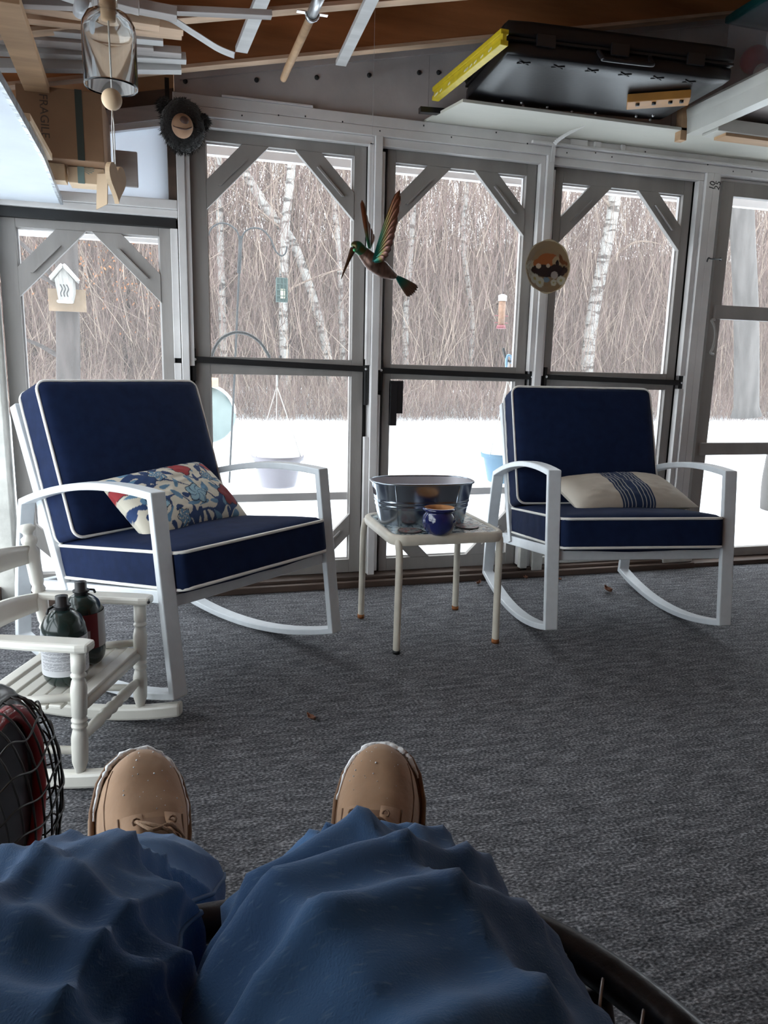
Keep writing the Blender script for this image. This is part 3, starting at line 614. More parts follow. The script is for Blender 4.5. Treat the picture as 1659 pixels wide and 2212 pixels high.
def make_chair(name, label, loc, yaw, cush_label):
    e = empty(name, (loc[0],loc[1],0), R(yaw)); tag(e, label, 'rocking chair', 'white rocking chairs with navy cushions')
    P = side_profile(); Q = offset_loop(P, CT); n = len(P)
    for u0 in (0, CW-CB):
        g = MB(); vs = []
        for u in (u0, u0+CB):
            vs += [(u,v,z) for v,z in P] + [(u,v,z) for v,z in Q]
        fs = []
        for i in range(n):
            j = (i+1)%n
            fs += [(i,n+i,n+j,j), (2*n+i,2*n+j,3*n+j,3*n+i), (i,j,2*n+j,2*n+i), (n+i,3*n+i,3*n+j,n+j)]
        g.add(vs, fs); g.build('side_frame', 'chair_white', e, .0035, weld=False)
    sr = lambda u, v: (u, v, .352 - .148*(v-.05))
    for u in (CB+.011, CW-CB-.011): MB().bar(sr(u,.05), sr(u,.80), .022, .040).build('side_rail', 'chair_white', e, .003)
    MB().bar((CB,.060,.344),(CW-CB,.060,.344),.026,.036).build('front_rail', 'chair_white', e, .003)
    MB().bar((CB,.79,.243),(CW-CB,.79,.243),.026,.034).build('rear_rail', 'chair_white', e, .003)
    for k in range(4):
        v = .18+.14*k; MB().bar(sr(CB+.02,v), sr(CW-CB-.02,v), .05, .008).build('seat_slat', 'chair_white', e)
    # back frame
    b0, b1 = Vector((0,.608,.262)), Vector((0,.850,.850))
    for u in (CB+.005, CW-CB-.005): MB().bar(b0+Vector((u,0,0)), b1+Vector((u,0,0)), .024, .038, up=(0,1,0)).build('back_post', 'chair_white', e, .003)
    for t in (.25,.62,.98):
        c = b0.lerp(b1,t); MB().bar((CB,c.y,c.z),(CW-CB,c.y,c.z), .02, .034, up=(0,.4,.9)).build('back_rail', 'chair_white', e, .003)
    for k in range(5):
        u = .14+.1125*k; MB().bar(b0.lerp(b1,.06)+Vector((u,.004,0)), b1+Vector((u,.004,0)), .03, .006, up=(0,1,0)).build('back_slat', 'chair_white', e)
    # cushions: a boxed seat pad and a boxed back pad, both with welted edges
    def pad(nm, origin, along, hx, hy, hz, puff, seed):
        T = frame_T(origin, (1,0,0), Vector((1,0,0)).cross(Vector(along)))
        def wr(q):
            k = noise.noise((q.x*9+seed, q.y*9, q.z*9)); k2 = noise.noise((q.x*26+seed,q.y*26,3))
            side = 1.0 if abs(q.z) < hz*.8 else .45
            return Vector((q.x+.004*side*k2*(abs(q.x)/hx)**6, q.y+.004*side*k2*(abs(q.y)/hy)**6, q.z+.004*k*(1 if abs(q.z)>hz*.6 else 0)))
        g = MB(); g.cushion(hx,hy,hz,.022,puff,26,0,T,wr); o = g.build(nm, 'navy', e)
        rr = .034
        for sg in (1,-1):
            L = []
            for (cx,cy,a0) in ((hx-rr,hy-rr,0),(-hx+rr,hy-rr,90),(-hx+rr,-hy+rr,180),(hx-rr,-hy+rr,270)):
                for k in range(7): an = R(a0+15*k); L.append(T @ Vector((cx+rr*math.cos(an)*1.0, cy+rr*math.sin(an), sg*(hz-.0095))))
            MB().tube(L, .0052, 7, closed=True).build('piping', 'piping', o)
        return o
    pad('seat_cushion', (CW/2,.335,.393), (0,1,-.125), .312, .315, .062, .022, 1.3+yaw)
    pad('back_cushion', (CW/2,.672,.672), (0,.345,.94), .318, .258, .066, .026, 5.1+yaw)
    return e
make_chair('rocking_chair', 'white metal rocking chair with navy cushions holding the floral pillow', (-.026,1.990), 37.87, '')
make_chair('rocking_chair', 'white metal rocking chair with navy cushions holding the beige striped pillow', (1.271,2.282), -8.07, '')

# ------------------------------------------------------------------ throw pillows
def pillow_mesh(hx, hy, hz, nx=150, ny=84, seed=0.0):
    g = MB()
    def surf(sg):
        def fn(u, v):
            a = 2*u-1; b = 2*v-1
            k = max(0,(1-abs(a)**2.6))*max(0,(1-abs(b)**2.4)); pin = 1-.07*(1-abs(a)**2)*abs(b)**4; pin2 = 1-.06*(1-abs(b)**2)*abs(a)**4
            z = sg*hz*k**.55 + .006*noise.noise((a*3+seed,b*3,sg))*k + .004*noise.noise((a*8+seed,b*8,sg))*k
            return (a*hx*pin2, b*hy*pin, z)
        return fn
    g.grid(surf(1), nx, ny); g.grid(lambda u,v: surf(-1)(1-u,v), 60, 36)
    return g
def floral(co, hx=.235, hy=.14):
    x = co.x; y = co.y; cream = (.62,.57,.47); navy = (.018,.045,.13); blue = (.11,.22,.33); lblue = (.26,.40,.47); red = (.34,.035,.04); ink = (.012,.014,.03)
    c = cream
    w = noise.noise((x*16,y*16,2.2)); w2 = noise.noise((x*16+7,y*16,9.2))
    xs = x+.022*w; ys = y+.022*w2
    # curling stems and leaves
    st = abs(math.sin(xs*30+2.2*math.sin(ys*28))*.6 + math.sin(ys*34+1.7*math.sin(xs*22))*.6)
    if st < .13: c = navy
    # leaf blobs on a jittered lattice
    s_ = .048; i0, j0 = math.floor(xs/s_), math.floor(ys/s_)
    for i in (i0-1,i0,i0+1):
        for j in (j0-1,j0,j0+1):
            r = random.Random(i*71+j*131+5); cx = (i+.2+.6*r.random())*s_; cy = (j+.2+.6*r.random())*s_; an = r.random()*6.3; ln = .017+.011*r.random(); wd = .006+.004*r.random()
            dx = xs-cx; dy = ys-cy; a = dx*math.cos(an)+dy*math.sin(an); b = -dx*math.sin(an)+dy*math.cos(an)
            q = (a/ln)**2 + (b/(wd*(1.15-.7*a/ln)))**2 if abs(a) < ln*1.3 else 9
            if q < 1: c = navy if r.random() < .62 else blue
            elif q < 1.35 and c == cream: c = cream
    for (fx,fy,rw,kind) in ((-.155,-.03,.038,0),(.015,-.035,.040,0),(.045,.085,.038,1),(.17,-.06,.045,2),(-.215,.07,.028,1),(-.075,.075,.030,3),(.2,.085,.03,1),(.13,.03,.026,3),(-.09,-.10,.026,3)):
        dx = x-fx; dy = (y-fy)*1.02; r_ = math.hypot(dx,dy)/rw; an = math.atan2(dy,dx); pet = 1+.13*math.cos(5*an+fx*30)
        if r_ < pet:
            ang = abs(math.sin(3*an+4*r_))
            if kind == 0: c = lblue if ang > .35 else blue
            elif kind == 1: c = red
            elif kind == 2: c = (.20,.022,.028)
            else: c = blue if ang > .4 else cream
            if r_ > pet-.09: c = ink
            if kind in (0,3) and ang < .10: c = ink
    return c
mat('floral_print', (.6,.55,.45), .85, attr='print', bump=.1, bscale=300)
mat('band_print', (.55,.50,.43), .85, attr='print', bump=.1, bscale=300)
def band(co):
    x = co.x
    if abs(x) < .072:
        t = (x+.072)/.144*9
        return (.55,.55,.52) if abs((t % 1)-.5) < .085 else (.012,.030,.085)
    return (.52,.47,.40)
def chair_pt(c, u, v, z):
    x, y, t = c; t = R(t); return Vector((x+u*math.cos(t)-v*math.sin(t), y+u*math.sin(t)+v*math.cos(t), z))
CL = (-.026,1.990,37.87); CR = (1.271,2.282,-8.07)
pl = pillow_mesh(.245,.145,.075,190,112,2.0).build('throw_pillow', 'floral_print'); paint(pl, floral)
a = chair_pt(CL,.16,.36,0); b = chair_pt(CL,.64,.44,0); xd = (b-a).normalized(); back = Vector((-xd.y, xd.x, 0))
ld = (back*.76+Vector((0,0,.65))).normalized()
pl.matrix_world = frame_T(chair_pt(CL,.385,.450,.538), xd + Vector((0,0,.03)), xd.cross(ld))
tag(pl, 'lumbar pillow printed with blue tulips and red flowers on cream', 'pillow')
pr = pillow_mesh(.265,.150,.062,190,60,6.0).build('throw_pillow', 'band_print'); paint(pr, band)
a = chair_pt(CR,.16,.32,0); b = chair_pt(CR,.68,.38,0); xd = (b-a).normalized(); back = Vector((-xd.y,xd.x,0)); ld = (back*.93+Vector((0,0,.28))).normalized()
pr.matrix_world = frame_T(chair_pt(CR,.430,.375,.520), xd + Vector((0,0,.02)), xd.cross(ld))
tag(pr, 'beige lumbar pillow with a navy band of thin pale stripes', 'pillow')

# ------------------------------------------------------------------ side table with its things
def mosaic_material():
    m = bpy.data.materials.new('mosaic'); m.use_nodes = True; nt = m.node_tree; b = nt.nodes['Principled BSDF']; b.inputs['Roughness'].default_value = .25
    tc = nt.nodes.new('ShaderNodeTexCoord'); v = nt.nodes.new('ShaderNodeTexVoronoi'); v.inputs['Scale'].default_value = 85; v.inputs['Randomness'].default_value = 1
    n = nt.nodes.new('ShaderNodeTexNoise'); n.inputs['Scale'].default_value = 40; nt.links.new(tc.outputs['Object'], n.inputs[0])
    mx = nt.nodes.new('ShaderNodeMix'); mx.data_type = 'VECTOR'; mx.inputs[0].default_value = .03
    nt.links.new(tc.outputs['Object'], mx.inputs[4]); nt.links.new(n.outputs['Color'], mx.inputs[5]); nt.links.new(mx.outputs[1], v.inputs[0])
    sp = nt.nodes.new('ShaderNodeSeparateColor'); nt.links.new(v.outputs['Color'], sp.inputs[0])
    r = nt.nodes.new('ShaderNodeValToRGB'); r.color_ramp.interpolation = 'CONSTANT'; e = r.color_ramp.elements
    e[0].color = (.05,.09,.12,1); e[1].position = .3; e[1].color = (.55,.60,.58,1)
    for p_, c_ in ((.5,(.24,.34,.38)),(.62,(.66,.68,.62)),(.85,(.40,.50,.50))): k = e.new(p_); k.color = (*c_,1)
    nt.links.new(sp.outputs[0], r.inputs[0]); nt.links.new(r.outputs[0], b.inputs['Base Color']); MATS['mosaic'] = m
mosaic_material()
TZ = .430
tb0 = Vector((.926,2.584,0)); tb = empty('side_table', tb0); tag(tb, 'small cream metal side table with a mosaic top', 'table')
def rrect(hx, hy, r, n=6):
    L = []
    for (cx,cy,a0) in ((hx-r,hy-r,0),(-hx+r,hy-r,90),(-hx+r,-hy+r,180),(hx-r,-hy+r,270)):
        for k in range(n+1): an = R(a0+90*k/n); L.append((cx+r*math.cos(an), cy+r*math.sin(an)))
    return L
hT = .214
g = MB(); out = rrect(hT,hT,.055); inn = rrect(hT-.020,hT-.020,.042); n_ = len(out)
prof = [(out,TZ-.036),(rrect(hT+.004,hT+.004,.058),TZ-.024),(rrect(hT+.003,hT+.003,.057),TZ-.006),(rrect(hT-.005,hT-.005,.052),TZ+.001),(rrect(hT-.015,hT-.015,.045),TZ),(inn,TZ-.006),(inn,TZ-.030),(out,TZ-.036)]
vs = [(x,y,z) for L,z in prof for x,y in L]
fs = [(i*n_+j, i*n_+(j+1)%n_, (i+1)*n_+(j+1)%n_, (i+1)*n_+j) for i in range(len(prof)-1) for j in range(n_)]
g.add(vs, fs, 0, True); g.build('rim', 'table_cream', tb)
g = MB(); g.prism(rrect(hT-.018,hT-.018,.043), TZ-.016, TZ-.0045); g.build('mosaic_top', 'mosaic', tb)
for i, (fx, fy, sx, sy) in enumerate(((.738,2.376,-1,-1),(.706,2.772,-1,1),(1.124,2.794,1,1),(1.131,2.396,1,-1))):
    f = Vector((fx,fy,0))-tb0; top = Vector((sx*(hT-.028), sy*(hT-.028), TZ-.022)); k = Vector((f.x*.985,f.y*.985,TZ-.085))
    lg = MB().tube(spline([f+Vector((0,0,.004)), f.lerp(k,.5), k, (k*.55+top*.45)+Vector((f.x*.02,f.y*.02,.028)), top],6), .0155, 12, flat=.82).build('leg', 'table_cream', tb)
    MB().tube([f, f+Vector((0,0,.012 if i == 0 else .016))], .0165, 12, flat=.84).build('foot_cap', 'plain_black' if i == 0 else 'rust', lg)
# galvanised tub with cut-out hand holds
def tub():
    e = empty('galvanised_tub', (.895,2.612,TZ-.0045), R(-5)); tag(e, 'oval galvanised steel tub on the mosaic table', 'tub')
    a, b, H = .192, .118, .160; NU, NV = 128, 40
    def pt(i, z, k=1.0):
        t = 2*math.pi*i/NU; c, s_ = math.cos(t), math.sin(t); pw = 2/2.7
        f = .845+.155*(z/H); rib = .0022*(math.exp(-((z-.072)/.004)**2)+math.exp(-((z-.088)/.004)**2))
        return ((a*f*k+rib)*math.copysign(abs(c)**pw,c), (b*f*k+rib)*math.copysign(abs(s_)**pw,s_), z)
    for nm, k, m in (('wall',1.0,'galvanised'),('lining',.988,'tub_inside')):
        g = MB(); vs = [pt(i,H*j/NV,k) for i in range(NU) for j in range(NV+1)]; fs = []
        for i in range(NU):
            for j in range(NV):
                q = [i*(NV+1)+j, ((i+1)%NU)*(NV+1)+j, ((i+1)%NU)*(NV+1)+j+1, i*(NV+1)+j+1]
                cx = sum(vs[w][0] for w in q)/4; cy = sum(vs[w][1] for w in q)/4; cz = sum(vs[w][2] for w in q)/4
                if abs(cx) > a*.5 and (abs(cy)/.036)**2.6 + (abs(cz-.122)/.0145)**2.6 < 1: continue
                fs.append(tuple(q))
        g.add(vs, fs, 0, True); o = g.build(nm, m, e)
    MB().tube([pt(i,H,1.012) for i in range(NU)], .0042, 8, closed=True).build('rim', 'galvanised', e)
    g = MB(); g.add([pt(i,.003,.99) for i in range(NU)], [tuple(range(NU))]); g.build('bottom', 'tub_inside', e)
    g = MB()
    for i in (int(NU*.66), int(NU*.84)):
        p_, q_ = Vector(pt(i,.002,1.006)), Vector(pt(i,H-.006,1.006)); g.tube([p_,q_], .0018, 5)
    g.build('seam', 'galvanised', e)
    return e
tub()
pt0 = empty('glazed_pot', (.890,2.400,TZ-.0045)); tag(pt0, 'small round pot with glossy cobalt glaze and bare clay inside', 'pot')
MB().lathe([(.001,0),(.034,0),(.040,.003),(.055,.024),(.0605,.045),(.058,.066),(.050,.078),(.0485,.082),(.058,.086),(.0605,.091),(.058,.096),(.053,.097)], 40).build('body', 'glaze_blue', pt0)
MB().lathe([(.053,.097),(.047,.094),(.044,.085),(.048,.07),(.048,.04),(.030,.012),(.001,.012)], 40).build('lining', 'terracotta', pt0)
def coaster_paint(co):
    n = noise.noise((co.x*70,co.y*70,1)); r_ = math.hypot(co.x,co.y)
    if r_ > .0405: return (.03,.03,.03)
    return (.30,.09,.075) if n > .12 else ((.30,.31,.30) if n > -.2 else (.10,.13,.14))
mat('coaster_print', (.3,.3,.3), .4, attr='print')
for loc_, lab in (((0.802, 2.459, 0.430), 'round coaster with a red pattern at the table corner beside the cobalt pot'), ((1.036, 2.492, 0.430), 'round coaster with a pinkish pattern near the chair arm side of the table')):
    g = MB(); g.grid(lambda u,v: (.044*v*math.cos(6.2832*u),.044*v*math.sin(6.2832*u),.0045), 40, 22, cu=True); g.lathe([(.044,0),(.044,.0045)],40); g.add([(.044*math.cos(6.2832*i/40),.044*math.sin(6.2832*i/40),0) for i in range(40)],[tuple(range(39,-1,-1))])
    o = g.build('coaster', 'coaster_print', None, 0, (loc_[0],loc_[1],TZ-.0045)); paint(o, coaster_paint); tag(o, lab, 'coaster', 'coasters on the mosaic table')

# ------------------------------------------------------------------ child's white rocking chair and the gas cylinders on it
cf = Vector((-.240,1.722,0)); cfar = Vector((-.118,2.046,0)); w_ = (cfar-cf).length
cr = empty('child_rocking_chair', cf, math.atan2((cfar-cf).y,(cfar-cf).x)); tag(cr, "small white wooden child's rocking chair with turned legs", 'rocking chair')
# local axes: x along the front from the near leg to the far leg, y towards the back
def turned(p, q, r, knots, n=16):
    p = Vector(p); q = Vector(q); d_ = q-p; L = d_.length; T = frame_T(p, d_.orthogonal(), d_) 
    return MB().lathe([(max(.0008,r*k), t*L) for t,k in knots], n, 0, T, capb=True, capt=True)
LEG = [(0,.55),(.05,.75),(.10,1.0),(.30,1.05),(.36,.85),(.375,.72),(.39,1.0),(.405,1.0),(.42,.72),(.435,1.0),(.45,1.0),(.465,.75),(.48,.95),(.70,1.02),(.76,.85),(.78,.70),(.795,.95),(.81,.95),(.825,.72),(.84,.9),(1,.92)]
DEP = .225; SZ = .205
def crk(y): return .052 + .30*(y-.15)**2 - .006
for x in (0, w_):
    ys = [-.12+.5*i/16 for i in range(17)]
    g = MB(); vs = []
    for y in ys:
        z = .0 + .42*(y-.13)**2
        for (dx,dz) in ((-.016,0),(.016,0),(.016,.040),(-.016,.040)): vs.append((x+dx,y,z+dz))
    fs = [(i*4+k, i*4+(k+1)%4, i*4+4+(k+1)%4, i*4+4+k) for i in range(16) for k in range(4)] + [(3,2,1,0),(64,65,66,67)]
    g.add(vs, fs); g.build('rocker', 'child_white', cr, .008)
    turned((x,0,.042),(x,-.012,.350),.0185,LEG).build('front_leg', 'child_white', cr)
    rk_ = turned((x,DEP,.046),(x,DEP+.03,.21),.0175,[(0,.6),(.08,.9),(.5,1.05),(.6,.75),(.66,1),(.72,.75),(1,1)]); rk_.build('rear_leg', 'child_white', cr)
    po = turned((x,DEP+.03,.20),(x,DEP+.075,.56),.018,[(0,1),(.12,1.0),(.16,.75),(.19,1.0),(.22,.75),(.25,.95),(.42,1.1),(.46,.8),(.49,1.05),(.52,.8),(.55,1.0),(.78,1.1),(.83,.8),(.86,1.15),(.89,1.15),(.91,.65),(.93,.75),(.95,1.15),(.975,1.2),(.995,.8),(1.0,.1)]); po.build('back_post', 'child_white', cr)
    g = MB(); y0_, y1_ = -.045, DEP+.06; ps = []
    for k in range(13):
        t = k/12; y = y0_+(y1_-y0_)*t; wd = .027*(1-.45*max(0,t-.45)/.55) if t > .02 else .020
        ps.append((x-wd, y)); 
    for k in range(12,-1,-1):
        t = k/12; y = y0_+(y1_-y0_)*t; wd = .027*(1-.45*max(0,t-.45)/.55) if t > .02 else .020
        ps.append((x+wd, y))
    g.prism(ps, .350, .372); ar = g.build('armrest', 'child_white', cr, .007)
    if x > 0: MB().ball((x-.02,-.0445,.361), .0045, 8, 5).build('screw_hole', 'metal_dark', ar)
    MB().tube([(x,0,.235),(x,DEP+.03,.20)], .010, 10).build('side_stretcher', 'child_white', cr)
    MB().tube([(x,0,.10),(x,DEP,.09)], .010, 10).build('side_stretcher', 'child_white', cr)
turned((0,0,.125),(w_,0,.125),.0155,[(0,.55),(.12,.8),(.30,1),(.36,.75),(.40,1.05),(.44,.8),(.5,1.1),(.56,.8),(.60,1.05),(.64,.75),(.70,1),(.88,.8),(1,.55)]).build('front_stretcher', 'child_white', cr)
MB().tube([(0,-.002,.20),(w_,-.002,.20)], .013, 10).build('front_rail', 'child_white', cr)
MB().tube([(0,DEP,.10),(w_,DEP,.10)], .010, 10).build('rear_stretcher', 'child_white', cr)
for k in range(7):
    y = .010 + k*.0360; z = SZ+.006 - .010*math.sin(math.pi*k/6)
    g = MB(); g.box((-.012 if 0 < k < 6 else .006, y-.0155, z),(w_+.012 if 0 < k < 6 else w_-.006, y+.0155, z+.011)); g.build('seat_slat', 'child_white', cr, .003)
for zc, hh_ in ((.48,.062),(.345,.062)):
    g = MB(); 
    def slat(u, v, zc=zc, hh_=hh_): 
        x = w_*u; yy = DEP+.03+.045*((zc-.20)/.36) + .030*math.sin(math.pi*u); top = hh_*(.55+.45*math.sin(math.pi*u)) if True else hh_
        return (x, yy, zc-hh_*.42 + (hh_*.42+top*.62)*v)
    g.grid(slat, 15, 4, sm=True); o = g.build('back_slat', 'child_white', cr); so = o.modifiers.new('thick','SOLIDIFY'); so.thickness = .014; so.offset = 0
def gas(name, label, loc, red, lab_side):
    e = empty(name, loc, R(lab_side)); e.scale = (1.1,1.1,1.0); tag(e, label, 'gas cylinder', 'gas cylinders on the small chair')
    h = .185
    MB().lathe([(.001,0),(.036,0),(.040,.004),(.046,.016),(.0485,.03),(.0485,h-.055),(.046,h-.038),(.038,h-.018),(.026,h-.006),(.018,h),(.001,h)], 36).build('bottle', 'propane_green', e)
    c = MB(); c.lathe([(.015,h-.004),(.015,h+.006),(.019,h+.008),(.019,h+.012),(.0135,h+.014),(.0135,h+.034),(.001,h+.034)], 20); c.build('valve_cap', 'black_plastic', e)
    def lp(co):
        an = math.degrees(math.atan2(co.y,co.x)) % 360; z = co.z
        base = (.58,.58,.60)
        if red: base = (.16,.018,.022) if 40 < an < 300 else (.45,.44,.44)
        ln = (z*420) % 1; seg = noise.noise((an*.35, math.floor(z*420)*3.7, 2))
        if not red and (12 < an % 120 < 105) and ln < .38 and seg > -.25 and .045 < z < .118: return (.16,.16,.18)
        if red and 150 < an < 230 and ln < .4 and seg > 0: return (.5,.42,.42)
        if red and 235 < an < 275 and .07 < z < .10: return (.38,.33,.33)
        return base
    g = MB(); g.grid(lambda u,v: (.0491*math.cos(6.2832*u),.0491*math.sin(6.2832*u),.030+v*(h-.092)+ (.0 if not red else .02)), 150, 90, cu=True)
    mname = 'label_print'
    if mname not in MATS: mat(mname, (.6,.6,.6), .4, attr='print')
    o = g.build('paper_label', mname, e); paint(o, lp)
    g = MB(); g.tube([(.018,0,h+.010),(.030,.004,h+.006),(.034,.010,h-.004)], .003, 6); g.build('cap_strap', 'black_plastic', e)
def cpt(x, y, z): t = math.atan2((cfar-cf).y,(cfar-cf).x); return (cf.x+x*math.cos(t)-y*math.sin(t), cf.y+x*math.sin(t)+y*math.cos(t), z)
gas('gas_cylinder', 'green gas cylinder with a white printed label', cpt(.118,.085,SZ+.014), False, 200)
gas('gas_cylinder', 'green gas cylinder with a dark red label', cpt(.238,.098,SZ+.014), True, 20)

# ------------------------------------------------------------------ the person in the round lounge chair
mat('suede', (.36, .215, .125), .85, var=.14, scale=14, bump=.12, bscale=70, sheen=.2)
mat('suede_dark', (.20, .115, .07), .85, var=.15, scale=20)
mat('boot_sole', (.30, .20, .13), .7, var=.15, scale=20)
mat('lace', (.33, .21, .13), .8, bump=.3, bscale=400)
mat('boot_snow', (.86,.88,.90), .8, bump=.5, bscale=120)
mat('jacket', (.05,.055,.07), .85, var=.2, scale=10); mat('skin', (.52,.31,.23), .55, var=.06, scale=30); mat('hair', (.12,.085,.06), .7)
def denim_material():
    m = bpy.data.materials.new('denim'); m.use_nodes = True; nt = m.node_tree; b = nt.nodes['Principled BSDF']; b.inputs['Roughness'].default_value = .85; b.inputs['Specular IOR Level'].default_value = .2; b.inputs['Sheen Weight'].default_value = .15
    tc = nt.nodes.new('ShaderNodeTexCoord')
    def nz(scale, st, detail=4):
        mp = nt.nodes.new('ShaderNodeMapping'); mp.inputs['Scale'].default_value = st; nt.links.new(tc.outputs['UV'], mp.inputs[0])
        n = nt.nodes.new('ShaderNodeTexNoise'); n.inputs['Scale'].default_value = scale; n.inputs['Detail'].default_value = detail; nt.links.new(mp.outputs[0], n.inputs[0]); return n
    big = nz(5, (1,1,1), 5); fleck = nz(1.0, (420,70,1), 2); weave = nz(1.0, (700,700,1), 1)
    r = nt.nodes.new('ShaderNodeValToRGB'); e = r.color_ramp.elements
    e[0].position = .30; e[0].color = (.024,.070,.172,1); e[1].position = .72; e[1].color = (.070,.172,.345,1); nt.links.new(big.outputs['Fac'], r.inputs[0])
    r2 = nt.nodes.new('ShaderNodeValToRGB'); r2.color_ramp.elements[0].position = .60; r2.color_ramp.elements[0].color = (0,0,0,1); r2.color_ramp.elements[1].position = .80; r2.color_ramp.elements[1].color = (.40,.40,.40,1)
    nt.links.new(fleck.outputs['Fac'], r2.inputs[0])
    mx = nt.nodes.new('ShaderNodeMix'); mx.data_type = 'RGBA'; nt.links.new(r2.outputs[0], mx.inputs[0]); nt.links.new(r.outputs[0], mx.inputs[6]); mx.inputs[7].default_value = (.22,.31,.42,1)
    nt.links.new(mx.outputs[2], b.inputs['Base Color'])
    bp = nt.nodes.new('ShaderNodeBump'); bp.inputs['Strength'].default_value = .25; bp.inputs['Distance'].default_value = .002
    nt.links.new(weave.outputs['Fac'], bp.inputs['Height']); nt.links.new(bp.outputs[0], b.inputs['Normal']); MATS['denim'] = m
denim_material()
mat('denim_seam', (.10,.16,.26), .85)

pn = empty('person', (.02,-.03,.46)); tag(pn, 'seated person in blue jeans and tan boots with legs stretched out', 'person'); PO = Vector(pn.location)
LEGS = {
 'L': [((-.075,-.06,.560),.118),((-.105,.20,.575),.108),((-.110,.40,.572),.100),((-.102,.515,.545),.094),((-.088,.61,.492),.086),((-.066,.675,.450),.085),((-.046,.735,.420),.079),((-.041,.765,.407),.076)],
 'R': [((.095,-.06,.545),.125),((.098,.18,.556),.132),((.118,.36,.545),.132),((.134,.455,.520),.124),((.150,.55,.474),.112),((.172,.640,.438),.096),((.190,.715,.408),.080),((.195,.745,.397),.074)]}
def leg_surface(key, side, inner):
    P = [Vector(p) for p,_ in LEGS[key]]; rr = [r for _,r in LEGS[key]]; C_ = spline(P, 24); k = len(C_)-1
    RR = []
    for i in range(len(rr)-1):
        for j in range(24): t = j/24; RR.append(rr[i]+(rr[i+1]-rr[i])*(t*t*(3-2*t)))
    RR.append(rr[-1])
    N = 96; vs = []; uv = []; prev = None; cum = 0; seam = []
    for i, c in enumerate(C_):
        a = C_[max(0,i-1)]; b = C_[min(k,i+1)]; t = (b-a).normalized(); x = Vector((1,0,0)); x = (x - t*x.dot(t)).normalized(); y = t.cross(x)   # y points to the underside
        if i: cum += (c-C_[i-1]).length
        s = cum
        for j in range(N):
            an = 2*math.pi*j/N; top = max(0,-math.sin(an)) 
            sd = an
            # long folds that run slantwise over the thigh and break at the knee and the hem
            q = (s*7.5 + side*1.5*math.cos(an) + 11*side, s*1.6 - side*1.9*math.cos(an), .9*math.sin(an))
            f1 = (1-abs(noise.noise((s*6.5+side*2.3*math.cos(an)+4*side, s*1.4+.5*math.cos(an), .6*math.sin(an)+3*side))))**3.5
            f2 = (1-abs(noise.noise((s*11+side*1.8*math.cos(an), .9*math.cos(an)+5, .8*math.sin(an)))))**4
            kn = math.exp(-((s-.54)/.13)**2); hm = max(0,(s-.78)/.2)
            off = (.014*f1 - .007)*(1-.65*min(1,max(0,(s-.70)/.1))) + f2*(.003+.008*kn)*(1-.7*min(1,hm*3)) + .006*noise.noise((s*5,2*math.cos(an),2*math.sin(an)+side))
            a_ = an if side > 0 else (3*math.pi-an) % (2*math.pi)            # measured from the inner side over the top
            w_ = (a_-1.08*math.pi)/(.78*math.pi)
            if -.1 < w_ < 1.15:
                for (s0, sl, am, wd) in ((.16,.10,.008,.020),(.25,.13,.010,.018),(.335,.16,.012,.016),(.42,.15,.013,.015),(.495,.12,.011,.014),(.575,.09,.009,.013),(.65,.06,.007,.012)):
                    d_ = s-(s0+sl*w_+.018*math.sin(w_*4+s0*20)); env = max(0,min(1,(w_+.1)*4))*max(0,min(1,(1.15-w_)*2.5))
                    off += am*env*(math.exp(-(d_/wd)**2) - .45*math.exp(-((d_-.03)/.018)**2))*(1 if side > 0 else .75)
            rx = RR[i]*1.04 + off; ry = RR[i]*.96 + off
            p = c + x*math.cos(an)*rx + y*math.sin(an)*ry
            vs.append(p-PO); uv.append((s*1.0, an*RR[2]))
        js = int(N*(.54 if side > 0 else .96)); seam.append(vs[i*N+js] + (vs[i*N+js]-(c-PO)).normalized()*.0006)
    fs = []; n = len(C_)
    for i in range(n-1):
        for j in range(N): fs.append((i*N+j,(i+1)*N+j,(i+1)*N+(j+1)%N,i*N+(j+1)%N))
    # turned-in hem
    base = len(vs); c = C_[-1]-PO; ax = (C_[-1]-C_[-4]).normalized()
    for j in range(N): v = vs[(n-1)*N+j]; vs.append(c + (v-c)*.95 - ax*.004); uv.append(uv[(n-1)*N+j])
    for j in range(N): vs.append(c + (vs[(n-1)*N+j]-c)*.93 - ax*.09); uv.append((0,0))
    for r_ in range(2):
        a0 = (n-1)*N if r_ == 0 else base; b0_ = base + r_*N
        for j in range(N): fs.append((a0+j,b0_+j,b0_+(j+1)%N,a0+(j+1)%N))
    return vs, fs, uv, seam, C_
jm = MB(); UV = []; seams = []
for key, side in (('L',-1),('R',1)):
    vs, fs, uv, seam, C_ = leg_surface(key, side, 0); jm.add(vs, fs, 0, True); UV += uv; seams.append(seam)
nb = len(jm.v); jm.ball((0,-.075,.105), .19, 28, 16, 0, (1.03,.72,.68)); UV += [(v[0]*3,v[1]*3) for v in jm.v[nb:]]
jo = jm.build('jeans', 'denim', pn); ul = jo.data.uv_layers.new(name='UVMap')
for lp in jo.data.loops: ul.data[lp.index].uv = UV[lp.vertex_index]
for sm_ in seams: MB().tube(sm_[:-4], .0022, 6).build('seam', 'denim_seam', jo)
